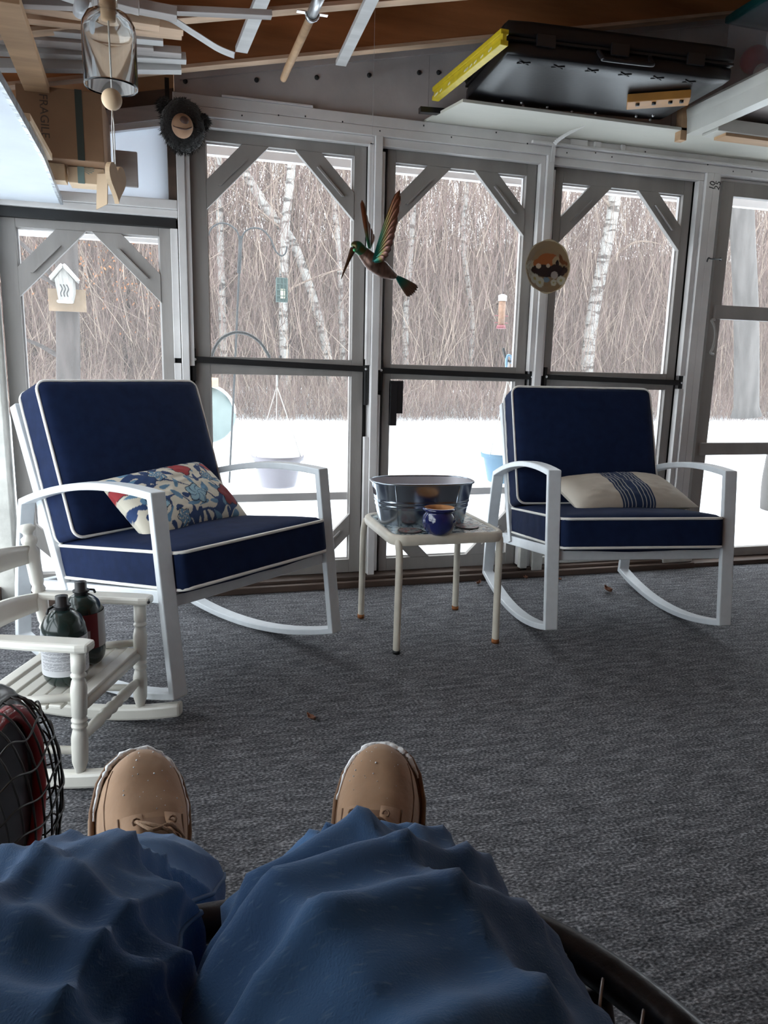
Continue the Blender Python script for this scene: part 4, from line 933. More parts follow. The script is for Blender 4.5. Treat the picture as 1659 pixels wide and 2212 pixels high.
# upper body: one continuous skinned figure (torso, neck, head and both arms with fingers)
def figure():
    me = bpy.data.meshes.new('body'); V = []; E = []; RD = []
    def add(p, r, par=None): V.append(Vector(p)-PO); RD.append(r); (E.append((par,len(V)-1)) if par is not None else None); return len(V)-1
    pel = add((.02,-.11,.56),(.15,.11)); w1 = add((.02,-.22,.68),(.145,.11),pel); ch = add((.02,-.36,.86),(.165,.12),w1); nk0 = add((.02,-.44,.99),(.10,.09),ch)
    nk = add((.02,-.455,1.06),(.055,.055),nk0); hd0 = add((.02,-.45,1.13),(.072,.082),nk); hd1 = add((.02,-.445,1.20),(.078,.092),hd0); add((.02,-.45,1.265),(.055,.06),hd1)
    for s_ in (-1,1):
        sh_ = add((.02+s_*.17,-.42,.955),(.062,.062),nk0); el = add((.02+s_*.25,-.24,.74),(.046,.046),sh_); wr = add((.02+s_*.10,-.10,.92),(.030,.026),el)
        pm = add((.02+s_*.075,-.085,.955),(.036,.018),wr)
        for k in range(4):
            f0 = add((.02+s_*(.060-.004*k),-.078+.004*k,.975+.014*k-.02),(.010,.010),pm); f1 = add((.02+s_*(.045-.004*k),-.075,.985+.014*k-.02),(.009,.009),f0); add((.02+s_*(.028),-.085,.986+.014*k-.02),(.008,.008),f1)
        t0 = add((.02+s_*.072,-.105,.962),(.011,.011),pm); add((.02+s_*.045,-.115,.985),(.010,.010),t0)
    me.from_pydata([tuple(v) for v in V], E, []); o = bpy.data.objects.new('body', me); COL.objects.link(o); o.parent = pn
    for nme in ('jacket','skin','hair'): me.materials.append(M[nme])
    sk = o.modifiers.new('skin','SKIN'); sk.use_smooth_shade = True
    for i, sv in enumerate(me.skin_vertices[0].data): sv.radius = RD[i]; sv.use_root = (i == 0)
    su = o.modifiers.new('sub','SUBSURF'); su.levels = su.render_levels = 2
    dg = bpy.context.evaluated_depsgraph_get(); em = bpy.data.meshes.new_from_object(o.evaluated_get(dg)); o.modifiers.clear(); o.data = em
    em.materials.clear()
    for nme in ('jacket','skin','hair'): em.materials.append(M[nme])
    for p_ in em.polygons:
        c = p_.center + PO; p_.use_smooth = True
        hand = c.y > -.112 and abs(c.x-.02) > .02 and c.z > .90
        p_.material_index = 2 if (c.z > 1.215 or (c.z > 1.10 and c.y < -.475)) else (1 if (c.z > 1.055 or hand) else 0)
    return o
bd = figure()
fc = Vector((.02,-.362,1.165))-PO
g = MB(); g.tube(spline([fc+Vector((0,.006,.035)), fc+Vector((0,.022,.0)), fc+Vector((0,.012,-.012))],3), .010, 8); g.build('nose', 'skin', bd)
for s_ in (-1,1):
    g = MB(); g.ball(fc+Vector((s_*.031,-.004,.030)), .011, 10, 6); g.build('eye', 'piping', bd)
    g = MB(); g.ball(fc+Vector((s_*.083,-.085,.012)), .022, 10, 6, 0, (.35,.8,1.3)); g.build('ear', 'skin', bd)
g = MB(); g.tube([fc+Vector((-.024,-.002,-.042)), fc+Vector((0,.004,-.044)), fc+Vector((.024,-.002,-.042))], .005, 6); g.build('mouth', 'suede_dark', bd)

# boots
def bw(s):
    K = [(0,.004),(.006,.022),(.018,.036),(.04,.048),(.075,.0555),(.11,.055),(.15,.048),(.20,.041),(.25,.038),(.285,.030),(.298,.010)]
    for (a,b),(c,d_) in zip(K,K[1:]):
        if a <= s <= c: return b+(d_-b)*(s-a)/(c-a)
    return K[-1][1]
def bh_(s):
    K = [(0,.022),(.006,.036),(.018,.047),(.04,.057),(.075,.067),(.11,.080),(.15,.102),(.20,.135),(.25,.150),(.298,.14)]
    for (a,b),(c,d_) in zip(K,K[1:]):
        if a <= s <= c: return b+(d_-b)*(s-a)/(c-a)
    return K[-1][1]
def btop(s, x): 
    w = bw(s); return bh_(s)*max(0.0,1-(min(1,abs(x)/w))**2.5)**(1/2.1)
def boot(name, label, toe, axis, upv, mirror):
    a = Vector(axis).normalized(); u = Vector(upv); u = (u-a*u.dot(a)).normalized(); w = a.cross(u)
    T = Matrix(((w.x,a.x,u.x,toe[0]-PO.x),(w.y,a.y,u.y,toe[1]-PO.y),(w.z,a.z,u.z,toe[2]-PO.z),(0,0,0,1))) @ Matrix.Translation((0,0,-.036))
    e = empty(name); e.parent = pn; e.matrix_local = T
    g = MB(); S_ = [0,.003,.006,.012,.018,.028,.04,.055,.075,.092,.11,.13,.15,.175,.20,.225,.25,.27,.285,.295,.298]; N = 33; vs = []
    for s in S_:
        for j in range(N):
            t = math.pi*j/(N-1); x = bw(s)*math.copysign(abs(math.cos(t))**.8,math.cos(t)); z = bh_(s)*abs(math.sin(t))**.9
            cr_ = .0022*math.sin((s-.085)*190)*math.exp(-((s-.098)/.018)**2)*math.sin(t)
            vs.append((x, -s, z+cr_))
    fs = [(i*N+j,i*N+j+1,(i+1)*N+j+1,(i+1)*N+j) for i in range(len(S_)-1) for j in range(N-1)]
    g.add(vs, fs, 0, True); up_ = g.build('upper', 'suede', e); su = up_.modifiers.new('sub','SUBSURF'); su.levels = su.render_levels = 1
    LP = [T.inverted() @ (Vector(p_)-PO) for p_,_ in LEGS['R' if mirror else 'L']]; MB().tube(spline([Vector((0,-.215,.055)), Vector((0,-.195,.085)).lerp(LP[-1],.25), LP[-2], LP[-3]],4), [.040,.042,.044,.046,.048,.050]+[.050]*7, 20).build('shaft', 'suede', e)
    outl = [(bw(s)+.006,-s) for s in S_] + [(-bw(s)-.006,-s) for s in reversed(S_)]; outl = [(x, y+.006*(1-2*(-y)/.298)) for x,y in outl]
    so = MB().prism(outl, -.030, -.002).build('sole', 'boot_sole', e, .004)
    MB().tube([(x*.985,y,.002) for x,y in outl], .0035, 6, closed=True).build('welt', 'suede_dark', e)
    # vamp seam, eyestays, tongue, laces
    def strip(nm, s0, s1, x0, x1, lift, m, ns=12, nx=6):
        gg = MB()
        def fn(i, j):
            s = s0+(s1-s0)*i; xx = (x0(s) if callable(x0) else x0); xy = (x1(s) if callable(x1) else x1); x = xx+(xy-xx)*j
            ed = min(1, 6*min(i,1-i)+.0, 6*min(j,1-j)); return (x, -s, btop(s,x)+lift*(.2+.8*min(1,ed)))
        gg.grid(fn, ns, nx); return gg.build(nm, m, e)
    strip('tongue', .112, .205, -.017, .017, .004, 'suede_dark')
    for sg in (-1,1):
        es = strip('eyestay', .105, .20, lambda s, sg=sg: sg*.013, lambda s, sg=sg: sg*(.036-.05*(s-.105)), .006, 'suede')
        for k, s in enumerate((.118,.143,.168)):
            x = sg*.021; c = Vector((x,-s,btop(s,x)+.0062)); gg = MB()
            gg.tube([c+Vector((.0042*math.cos(q*.785),.0042*math.sin(q*.785),0)) for q in range(8)], .0014, 6, closed=True); gg.build('eyelet', 'suede_dark', es)
        gg = MB(); gg.tube([(sg*(.036-.05*(s-.105))+sg*.002, -s, btop(s, sg*.038)+.001) for s in [.105+.008*i for i in range(12)]], .0014, 5); gg.build('stitching', 'suede_dark', e)
    for k, (s0,s1) in enumerate(((.118,.143),(.143,.118),(.143,.168),(.168,.143),(.168,.195))):
        sg = 1 if k % 2 == 0 else -1
        pts = [(-sg*.021,-s0,btop(s0,.021)+.006),(-sg*.012,-(s0*.75+s1*.25),btop(s0*.75+s1*.25,.012)+.011),(0,-(s0+s1)/2,btop((s0+s1)/2,0)+.0105+.002*(k%2)),(sg*.012,-(s0*.25+s1*.75),btop(s0*.25+s1*.75,.012)+.011),(sg*.021,-s1,btop(s1,.021)+.006)]
        MB().tube(spline(pts,4), .0026, 7).build('lace', 'lace', e)
    MB().tube(spline([(-.021,-.118,btop(.118,.021)+.008),(-.006,-.135,btop(.135,0)+.013),(.016,-.128,btop(.128,.016)+.011),(.034,-.14,btop(.14,.034)+.006)],4), .0024, 6).build('lace', 'lace', e)
    # side panel seam on the upper
    for sg in (-1,1): MB().tube([(sg*bw(s)*.90, -s, btop(s,bw(s)*.90)+.0004) for s in [.03+.012*i for i in range(20)]], .0013, 5).build('stitching', 'suede_dark', e)
    # caked snow on the welt around the toe
    rs2 = random.Random(len(name)*3+int(mirror)); L = []; rad = []
    lim = (-.075, .045) if mirror else (-.085,.10)
    for i in range(46):
        t = i/45; sd = -1 if t < .5 else 1; s = abs(t-.5)*2; s = (abs(lim[0]) if sd < 0 else lim[1])*s**1.4
        L.append((sd*(bw(s)+.003), -s+.007*(1-s/.1), .004+.003*rs2.random())); rad.append((.0022+.0034*rs2.random())*(1.15-.8*abs(t-.5)*2))
    MB().tube(L, rad, 7).build('snow_crust', 'boot_snow', e)
    sp = MB()
    for i in range(26):
        s = .012+.09*rs2.random(); x = bw(s)*rs2.uniform(-.75,.75); sp.ball((x,-s,btop(s,x)+.0005), .0005+.0009*rs2.random()**2, 6, 4)
    o = sp.build('snow_specks', 'boot_snow', e); tag(o, kind='stuff')
    return e
boot('boot', 'left', (-.052,.952,.500), (-.03,.78,.62), (.22,-.60,.76), False)
boot('boot', 'right', (.262,.908,.492), (.26,.74,.61), (-.30,-.58,.75), True)

# ------------------------------------------------------------------ round lounge chair under the person
lc0 = Vector((.02,.05,0)); lc = empty('lounge_chair', lc0); tag(lc, 'black tube lounge chair with cord-laced mesh seat under the seated person', 'chair')
mat('tube_black', (.035,.034,.038), .35, metal=.5, var=.3, scale=30, bump=.1, bscale=80); mat('sling', (.010,.010,.012), .9)
def fr(t, k=1.0, z=.52):
    c, s_ = math.cos(t), math.sin(t); p_ = 2/3.2
    x = .356*k*math.copysign(abs(c)**p_,c); y = .530*k*math.copysign(abs(s_)**p_,s_)
    return Vector((x, y, z + (.60*max(0,-y-.12)**1.05 if y < -.12 else 0)))
NR = 96
MB().tube([fr(2*math.pi*i/NR) for i in range(NR)], .0165, 14, closed=True).build('frame_ring', 'tube_black', lc)
g = MB()
def sl(u, v):
    kk = .82+.14*max(0,math.sin(2*math.pi*u))**6; p_ = fr(2*math.pi*u, kk*v); sag = .085*(1-v**2.2); q_ = fr(2*math.pi*u, kk); zz = (q_.z-.02)*v + (.52)*(1-v) if q_.y < -.12 else .505
    return (p_.x, p_.y, (zz if q_.y < -.12 else .505) - sag)
g.grid(sl, 72, 12, cu=True); so_ = g.build('mesh_seat', 'sling', lc); md = so_.modifiers.new('thick','SOLIDIFY'); md.thickness = .006
for i in range(60):
    t = 2*math.pi*(i+.5)/60; a_ = fr(t); b_ = Vector(sl((i+.5)/60,1.0)); n_ = (a_-b_).normalized()
    co = MB().tube([b_, b_.lerp(a_,.55), b_.lerp(a_,.62)], [.009,.009,.005], 8).build('lacing_cord', 'sling', lc)
    if a_.y > .45 and abs(a_.x) < .27: continue
    up_ = Vector((0,0,.012)); MB().tube(spline([b_.lerp(a_,.55)+up_*.5, b_.lerp(a_,.80)+up_*.9, a_-n_*.014+up_*.2],4), .0014, 6).build('wire_hook', 'metal_grey', co)
for sx in (-1,1):
    MB().tube(spline([(sx*.30,.40,.50),(sx*.33,.36,.25),(sx*.33,.34,.012),(sx*.33,.10,.012),(sx*.33,-.42,.012),(sx*.34,-.40,.30),(sx*.33,-.34,.60)],5), .0125, 10).build('leg_frame', 'tube_black', lc)
MB().tube([(-.33,-.30,.012),(.33,-.30,.012)], .0125, 10).build('cross_tube', 'tube_black', lc)

# ------------------------------------------------------------------ portable gas heater with a wire guard
mat('heater_red', (.33,.018,.022), .28, coat=.5); mat('heater_black', (.010,.010,.012), .3, coat=.3); mat('heater_tile', (.50,.42,.34), .8, var=.1, scale=50); mat('wire_dark', (.06,.058,.056), .4, metal=.6)
ht0 = Vector((-.330,1.28,0)); ht = empty('gas_heater', ht0, R(-12)); ht.scale = (1.12,1.12,1.18); tag(ht, 'red and black portable gas heater behind a wire guard', 'heater')
# local: +x is the front (towards the chairs), y across
g = MB(); g.cushion(.085,.135,.165,.05,0,14,0,Matrix.Translation((-.06,0,.195))); g.build('housing', 'heater_black', ht)
g = MB(); g.cushion(.10,.15,.03,.02,0,8,0,Matrix.Translation((-.03,0,.03))); g.build('base', 'heater_black', ht)
def refl(u, v):
    t_ = 6.2832*u; d_ = 1-v*v; return (.030-.055*d_**.7, .120*v*math.cos(t_), .205+.138*v*math.sin(t_))
MB().grid(refl, 28, 9, cu=True).build('reflector', 'heater_black', ht)
g = MB(); g.box((-.012,-.062,.09),(.004,-.018,.30)); g.build('burner_tile', 'heater_tile', ht, .004)
g = MB(); g.box((-.012,.018,.09),(.004,.062,.30)); g.build('burner_tile', 'heater_tile', ht, .004)
MB().tube([(.030,.122*math.cos(t*.2618),.205+.14*math.sin(t*.2618)) for t in range(24)], .012, 10, closed=True).build('trim_ring', 'heater_red', ht)
g = MB(); g.lathe([(.001,0),(.030,0),(.030,.012),(.024,.016),(.020,.034),(.001,.036)], 20, 0, Matrix.Translation((-.045,.03,.358))); g.box((-.075,.024,.372),(-.015,.036,.396)); g.build('knob', 'heater_red', ht, .002)
MB().lathe([(.001,0),(.0485,0),(.0485,.16),(.02,.185),(.001,.185)], 24, 0, Matrix.Translation((-.155,-.05,.10))).build('fuel_bottle', 'propane_green', ht)
def gd(y, z): r2 = (y/.135)**2+((z-.205)/.165)**2; return .034+.062*max(0,1-r2)**.5
for k in range(11):
    y = -.125+.025*k; zs = .165*math.sqrt(max(.02,1-(y/.135)**2))
    MB().tube([(gd(y,.205+zs*math.sin(q)), y, .205+zs*math.sin(q)) for q in [-1.5708+3.1416*i/14 for i in range(15)]], .0017, 6).build('guard_wire', 'wire_dark', ht)
for k in range(1,8):
    z = .205-.165+.0413*k; ys = .135*math.sqrt(max(.02,1-((z-.205)/.165)**2)); wv = .006
    MB().tube([(gd(ys*math.sin(q),z)+.002, ys*math.sin(q), z+wv*math.sin(q*7)) for q in [-1.5708+3.1416*i/40 for i in range(41)]], .0017, 6).build('guard_wire', 'wire_dark', ht)
MB().tube([(.034,.135*math.cos(t*.1963),.205+.165*math.sin(t*.1963)) for t in range(32)], .003, 7, closed=True).build('guard_rim', 'wire_dark', ht)

# ------------------------------------------------------------------ hanging ornaments
mat('metal_print', (.3,.2,.1), .3, metal=.55, attr='print'); mat('nylon', (.5,.5,.5), .4)
hb0 = Vector((0.673, 2.600, 1.393)); hb = empty('hummingbird', hb0); tag(hb, 'painted metal hummingbird ornament with raised green and copper wings', 'ornament')
def hp_(p): return Vector(p)-hb0
GRN = (.010,.11,.055); TEAL = (.005,.09,.085); COP = (.16,.055,.025); BRN = (.055,.028,.018); OLV = (.07,.055,.015)
def mixc(a, b, t): t = max(0,min(1,t)); return tuple(a[i]+(b[i]-a[i])*t for i in range(3))
def btube(nm, pts, rad, fn, flat=1.0, n=14, k=5):
    P = spline(pts,k); m_ = len(rad)-1; rr = []
    for i in range(len(P)):
        t = i/(len(P)-1)*m_; j = min(m_-1,int(t)); rr.append(rad[j]+(rad[j+1]-rad[j])*(t-j))
    o = MB().tube(P, rr, n, flat=flat).build(nm, 'metal_print', hb); paint(o, fn); return o
btube('body', [hp_((0.635, 2.595, 1.401)), hp_((0.656, 2.600, 1.382)), hp_((0.683, 2.600, 1.359)), hp_((0.719, 2.605, 1.339)), hp_((0.754, 2.610, 1.323)), hp_((0.773, 2.615, 1.320))], [.018,.024,.031,.029,.017,.008],
      lambda c: mixc(BRN, mixc((.17,.12,.10),COP,.4+.5*noise.noise((c.x*90,c.y*90,c.z*90))), .5+.9*noise.noise((c.x*160,c.y*160,c.z*160))))
btube('head', [hp_((0.606, 2.590, 1.404)), hp_((0.612, 2.590, 1.408)), hp_((0.624, 2.592, 1.406)), hp_((0.641, 2.595, 1.395)), hp_((0.656, 2.600, 1.385))], [.006,.017,.021,.020,.018], lambda c: mixc(OLV, GRN, 1.4*noise.noise((c.x*60,c.y*60,c.z*60))+.4))
btube('beak', [hp_((0.608, 2.588, 1.398)), hp_((0.587, 2.575, 1.353)), hp_((0.561, 2.560, 1.294))], [.0115,.006,.0012], lambda c: (.075,.035,.018))
g = MB(); g.ball(hp_((0.608, 2.565, 1.392)), .006, 8, 6); o = g.build('eye', 'metal_print', hb); paint(o, lambda c: (.08,.42,.18))
def feathers(nm, root, tips, w, y_off, cols):
    root = hp_(root)
    for i, tp in enumerate(tips):
        tp = hp_(tp); d_ = tp-root; L = d_.length; x = d_.normalized(); view = Vector((0,-1,0)); sd = x.cross(view).normalized()
        g = MB(); N = 14
        def fn(u, v):
            ww = w*(.35+.65*math.sin(min(1,u*1.15)*math.pi*.62))*(1 if u < .86 else max(.05,math.sqrt(max(0,1-((u-.86)/.14)**2))))
            return root + x*L*u + sd*(v-.5)*2*ww + view*(.004*math.sin(math.pi*v)+.0012*i) + Vector((0,y_off*u,0))
        g.grid(lambda u,v: tuple(fn(u,v)), N, 5); o = g.build(nm, 'metal_print', hb)
        so = o.modifiers.new('thick','SOLIDIFY'); so.thickness = .0012
        n5 = 5
        cl = [cols(k//n5/(N-1), i/(len(tips)-1)) for k in range(N*n5)]
        a = o.data.color_attributes.new('print','FLOAT_COLOR','POINT')
        for k in range(len(o.data.vertices)): 
            e_ = .55 if (k % n5) in (0,4) else 1.0
            a.data[k].color = (cl[k][0]*e_, cl[k][1]*e_, cl[k][2]*e_, 1)
wc = lambda u, f: mixc(TEAL, mixc(GRN,(.17,.10,.02),max(0,(u-.35)/.35)), u*2) if u < .62 else mixc((.17,.10,.02), mixc(COP,(.20,.10,.09),f), (u-.62)/.2)
feathers('wing_feather', (0.677, 2.575, 1.358), [q for q in ((0.743, 2.500, 1.581), (0.746, 2.502, 1.563), (0.743, 2.505, 1.531), (0.739, 2.510, 1.496), (0.734, 2.515, 1.472), (0.731, 2.520, 1.450), (0.727, 2.525, 1.428), (0.722, 2.530, 1.406), (0.716, 2.540, 1.388), (0.706, 2.550, 1.373))], .0125, 0, wc)
feathers('wing_feather', (0.673, 2.620, 1.407), [q for q in ((0.664, 2.700, 1.582), (0.674, 2.695, 1.540), (0.685, 2.690, 1.509), (0.695, 2.685, 1.485), (0.702, 2.680, 1.466))], .0085, 0, lambda u, f: mixc(GRN, COP, (u-.15)/.3))
feathers('tail_feather', (0.765, 2.612, 1.324), [q for q in ((0.859, 2.630, 1.286), (0.856, 2.632, 1.278), (0.850, 2.634, 1.270), (0.844, 2.636, 1.265), (0.838, 2.638, 1.260), (0.830, 2.640, 1.255))], .008, 0, lambda u, f: mixc(TEAL, mixc(GRN,(.12,.06,.04),(u-.3)/.4), u*1.6))
MB().tube([hp_((0.672, 2.600, 1.401)), Vector((0,0,roof_z(.72)-hb0.z))], .0005, 5).build('hanging_line', 'nylon', hb)

# collector plate with two kittens on the middle post
def plate_paint(co):
    x, y = co.x/.112, co.y/.112; bgc = (.20,.135,.075)
    c = mixc(bgc,(.27,.19,.11), .5+.5*y)
    def el(cx,cy,rx,ry,an=0):
        dx, dy = x-cx, y-cy; ca, sa = math.cos(an), math.sin(an); return ((dx*ca+dy*sa)/rx)**2+((-dx*sa+dy*ca)/ry)**2 < 1
    for fx, fy, r_ in ((-.72,-.05,.26),(-.62,-.32,.2)):
        if el(fx,fy,r_,r_) and math.sin(16*math.atan2(y-fy,x-fx)) > -.5: c = (.36,.33,.24)
    if el(-.05,.26,.40,.27,.15) or el(.22,.28,.26,.24) or el(-.42,.10,.2,.2): c = (.30,.095,.03)
    if el(.42,.22,.2,.22): c = (.36,.26,.15)
    if el(.62,.33,.07,.2,.35) or el(.72,.22,.2,.08,-.4): c = (.14,.05,.02)
    if el(-.12,-.16,.58,.24,-.05) or el(.48,-.12,.34,.24,-.3) or el(.46,.12,.08,.18) or el(.78,-.08,.14,.14): c = (.018,.013,.014)
    if el(-.38,.02,.12,.10) or el(.05,.05,.09,.08): c = (.50,.40,.30)
    if el(.36,-.30,.16,.15): c = (.34,.30,.27)
    if el(.0,-.50,.16,.10): c = (.14,.20,.24)
    for fx, fy, r_ in ((-.52,-.48,.19),(-.28,-.62,.2),(.66,-.50,.18),(.34,-.60,.13)):
        if el(fx,fy,r_,r_): c = (.42,.40,.32) if not el(fx,fy,r_*.3,r_*.3) else (.30,.26,.10)
    if math.hypot(x,y*.96) > .965: c = (.50,.42,.28)
    return c
mat('plate_print', (.3,.2,.1), .25, coat=.4, attr='print')
def plate_r(an): return .112*(1+.018*math.cos(8*an))
g = MB(); g.grid(lambda u,v: (plate_r(6.2832*u)*v*math.cos(6.2832*u), 1.05*plate_r(6.2832*u)*v*math.sin(6.2832*u), .006+.010*max(0,v-.72)/.28), 96, 60, cu=True)
g.grid(lambda u,v: (plate_r(6.2832*u)*(1-.25*v)*math.cos(6.2832*u), 1.05*plate_r(6.2832*u)*(1-.25*v)*math.sin(6.2832*u), .016-.016*v), 96, 4, cu=True)
pt_ = g.build('collector_plate', 'plate_print'); paint(pt_, plate_paint); pt_.matrix_world = frame_T((1.663, 3.200, 1.471), (1,0,0), (0,-1,0))
tag(pt_, 'scalloped plate painted with an orange kitten over a black kitten', 'plate')

# plush bear head on the corner post
mat('fur_black', (.008,.007,.007), .95, sheen=.3, bump=.5, bscale=120); mat('muzzle_tan', (.40,.24,.15), .8, var=.12, scale=25); mat('nose_dark', (.09,.045,.035), .5)
bb0 = Vector((0.064, 3.115, 1.881)); bb = empty('bear_head', bb0); tag(bb, 'black furry bear head with a tan muzzle on the corner post', 'ornament')
def furry(nm, c, r_, sq, seed, n=40):
    g = MB(); 
    def fn(u, v):
        t = math.pi*v; a = 6.2832*u; d_ = Vector((math.sin(t)*math.cos(a), math.sin(t)*math.sin(a), -math.cos(t)))
        k = 1+.05*noise.noise(d_*3+Vector((seed,0,0)))+.05*noise.noise(d_*14+Vector((seed,0,0)))
        return (c[0]+d_.x*r_*sq[0]*k, c[1]+d_.y*r_*sq[1]*k, c[2]+d_.z*r_*sq[2]*k)
    g.grid(fn, n, n//2, cu=True); rf = random.Random(seed)
    for i in range(700):
        u_, v_ = rf.random(), .04+.92*rf.random(); p_ = Vector(fn(u_,v_)); d_ = (p_-Vector(c)).normalized(); q_ = p_+d_*.010+Vector((rf.gauss(0,.004),rf.gauss(0,.004),-.004)); s_ = d_.orthogonal().normalized()*.0014; t_ = d_.cross(s_)
        g.add([p_+s_,p_-s_*.5+t_*.8,p_-s_*.5-t_*.8,q_],[(0,1,3),(1,2,3),(2,0,3)])
    return g.build(nm, 'fur_black', bb)
furry('head', (0,0,0), .092, (.90,.75,1.03), 3); furry('ear', Vector((0.000, 3.110, 1.944))-bb0, .026, (1,.7,1), 8, 18); furry('ear', Vector((0.137, 3.110, 1.904))-bb0, .024, (1,.7,1), 9, 18)
mz = Vector((0.060, 3.030, 1.857))-bb0
g = MB(); g.ball(mz, .042, 22, 14, 0, (.92,.9,1.0)); g.build('muzzle', 'muzzle_tan', bb)
g = MB(); g.ball(mz+Vector((.006,-.030,.010)), .017, 14, 9, 0, (1,.7,.9)); g.build('nose', 'nose_dark', bb)
g = MB(); g.tube(spline([mz+Vector((-.032,-.018,-.008)), mz+Vector((-.008,-.034,-.019)), mz+Vector((.014,-.033,-.019)), mz+Vector((.032,-.018,-.006))],4), .0028, 6); g.build('mouth', 'nose_dark', bb)
g = MB(); g.bar(Vector((0.010, 3.140, 1.964))-bb0, Vector((0.010, 3.140, 2.050))-bb0, .016, .006, up=(0,1,0)); g.build('hanging_strap', 'plain_black', bb)

# bottle wind chime
gm = mat('clear_glass', (.96,.98,.98), .02, trans=1.0, ior=1.45)
YC = 1.40
wc0 = Vector((-0.084, 1.400, 1.445)); wcm = empty('wind_chime', wc0); tag(wcm, 'glass bottle wind chime with a wooden bead and a wooden heart', 'wind chime')
rC = .0425; top = (-0.082, 1.400, 1.558)[2]-wc0.z
MB().lathe([(rC,0),(rC,top*.70),(rC*.97,top*.80),(rC*.80,top*.92),(rC*.45,top*1.0),(rC*.36,top*1.03),(rC*.36,top*1.45),(rC*.31,top*1.45),(rC*.31,top*1.03),(rC*.40,top*.985),(rC*.76,top*.90),(rC*.925,top*.79),(rC*.955,top*.70),(rC*.955,0),(rC*.978,-.003),(rC,0)], 48).build('glass_bottle', 'clear_glass', wcm)
g = MB(); g.lathe([(.001,top*.86),(rC*.27,top*.87),(rC*.29,top*1.06),(rC*.30,top*1.62),(.001,top*1.62)], 20); g.build('cork', 'wood_tan', wcm)
bz = (-0.087, 1.400, 1.425)[2]-wc0.z; hz = (-0.089, 1.400, 1.329)[2]-wc0.z
MB().tube([(0,0,top*.87),(.001,0,bz)], .0016, 6).build('cord', 'piping', wcm)
g = MB(); g.ball((0,0,bz), .0165, 20, 14); g.build('bead', 'wood_pale', wcm)
for sx in (-1,1): MB().tube([(0,0,bz-.014),(sx*.0015,sx*.003,bz-.04),(sx*.001,sx*.003,hz-.008)], .0011, 6).build('cord', 'piping', wcm)
hpts = []
for k in range(40):
    t = 2*math.pi*k/40; hx_ = 16*math.sin(t)**3; hy_ = 13*math.cos(t)-5*math.cos(2*t)-2*math.cos(3*t)-math.cos(4*t); hpts.append((hx_*.0019, hy_*.00215))
g = MB(); g.prism(hpts, -.004, .004); ho = g.build('wooden_heart', 'wood_pale', wcm, .001); ho.matrix_local = Matrix.Translation((.001,0,hz-.030)) @ Matrix.Rotation(R(68),4,'Z') @ Matrix.Rotation(R(90),4,'X')
MB().tube([(0,0,top*1.6),(0,0,roof_z(wc0.x)+.02-wc0.z)], .0014, 6).build('hanging_cord', 'piping', wcm)
cr_ = boxo('cross_lath', (wc0.x-.02, 1.30, roof_z(wc0.x)-.006), (wc0.x+.02, 1.86, roof_z(wc0.x)+.006), 'tan_pale', ceil, .002)

# ------------------------------------------------------------------ lumber stored under the rafters
mat('timber_white', (.56,.55,.54), .6, var=.12, scale=10, stretch=(.3,2,2))
mat('pvc_grey', (.55,.56,.58), .35)
def plank(name, label, p, q, w, h, m, group='lumber stored under the rafters', up=(0,0,1), mats=None):
    p = Vector(p); q = Vector(q); c = (p+q)/2; g = MB(); g.bar(p-c, q-c, w, h, up)
    o = g.build(name, m, None, .0015); o.location = c; tag(o, label, 'lumber', group); return o
# carrier board running in depth at the low side, the rest lie across it
plank('carrier_board', 'brown board slung under the rafters that carries the stored lumber', (-0.370, 2.167, 1.862), (-0.397, 2.837, 1.862), .075, .028, 'wood_tan', None)
plank('timber', 'lowest white painted board of the stored lumber', (-.68,2.80,1.893), (0.056, 2.800, 1.973), .042, .030, 'timber_white')
plank('timber', 'white painted board lying on the lowest stored board', (-.68,2.752,1.925), (0.072, 2.752, 1.986), .042, .024, 'timber_white')
plank('timber', 'rough grey board with dark scuffs in the stored lumber', (-.68,2.705,1.948), (0.056, 2.705, 1.985), .042, .022, 'wood_grey')
plank('timber', 'short grey stick between the white stored boards', (-.60,2.655,1.937), (-0.029, 2.655, 1.970), .042, .020, 'wood_grey')
plank('timber', 'white lath with an angled end in the stored lumber', (-.68,2.608,1.945), (0.001, 2.608, 1.976), .042, .018, 'timber_white')
plank('timber', 'lower tan board of the pair of tan stored boards', (-.68,2.52,1.945), (0.055, 2.520, 1.969), .042, .022, 'tan_pale')
plank('timber', 'upper tan board of the pair of tan stored boards', (-.68,2.47,1.968), (0.059, 2.470, 1.962), .042, .022, 'tan_pale')
plank('timber', 'brown stud lying across the carrier board', (-.68,2.36,1.935), (-0.007, 2.360, 1.929), .042, .036, 'tan_pale')
plank('timber', 'grey board with a split end above the brown stud', (-.68,2.27,1.950), (0.039, 2.270, 1.919), .042, .024, 'wood_grey')
plank('timber', 'pale grey board stacked near the wind chime cork', (-.68,2.20,1.955), (-0.056, 2.200, 1.892), .042, .022, 'wood_grey')
plank('timber', 'whitish board on top of the stored stack by the eave', (-.68,2.14,1.952), (-0.163, 2.140, 1.866), .042, .022, 'timber_white')
plank('long_strip', 'long thin weathered strip reaching past the white cross bar', (-0.467, 2.315, 1.898), (0.298, 2.315, 1.971), .030, .016, 'wood_grey')
g = MB(); sp_ = spline([(-0.118, 2.420, 1.968), (-0.063, 2.420, 1.967), (0.013, 2.420, 1.969), (0.089, 2.420, 1.936), (0.154, 2.420, 1.906), (0.203, 2.420, 1.893)],6); c0 = Vector(sp_[0])
for (a,b) in zip(sp_,sp_[1:]): pass
def ribbon(u, v):
    i = u*(len(sp_)-1); j = min(len(sp_)-2,int(i)); p_ = sp_[j].lerp(sp_[j+1], i-j); return (p_.x-c0.x, p_.y-c0.y+(v-.5)*.045, p_.z-c0.z+.006*math.sin(v*3.14))
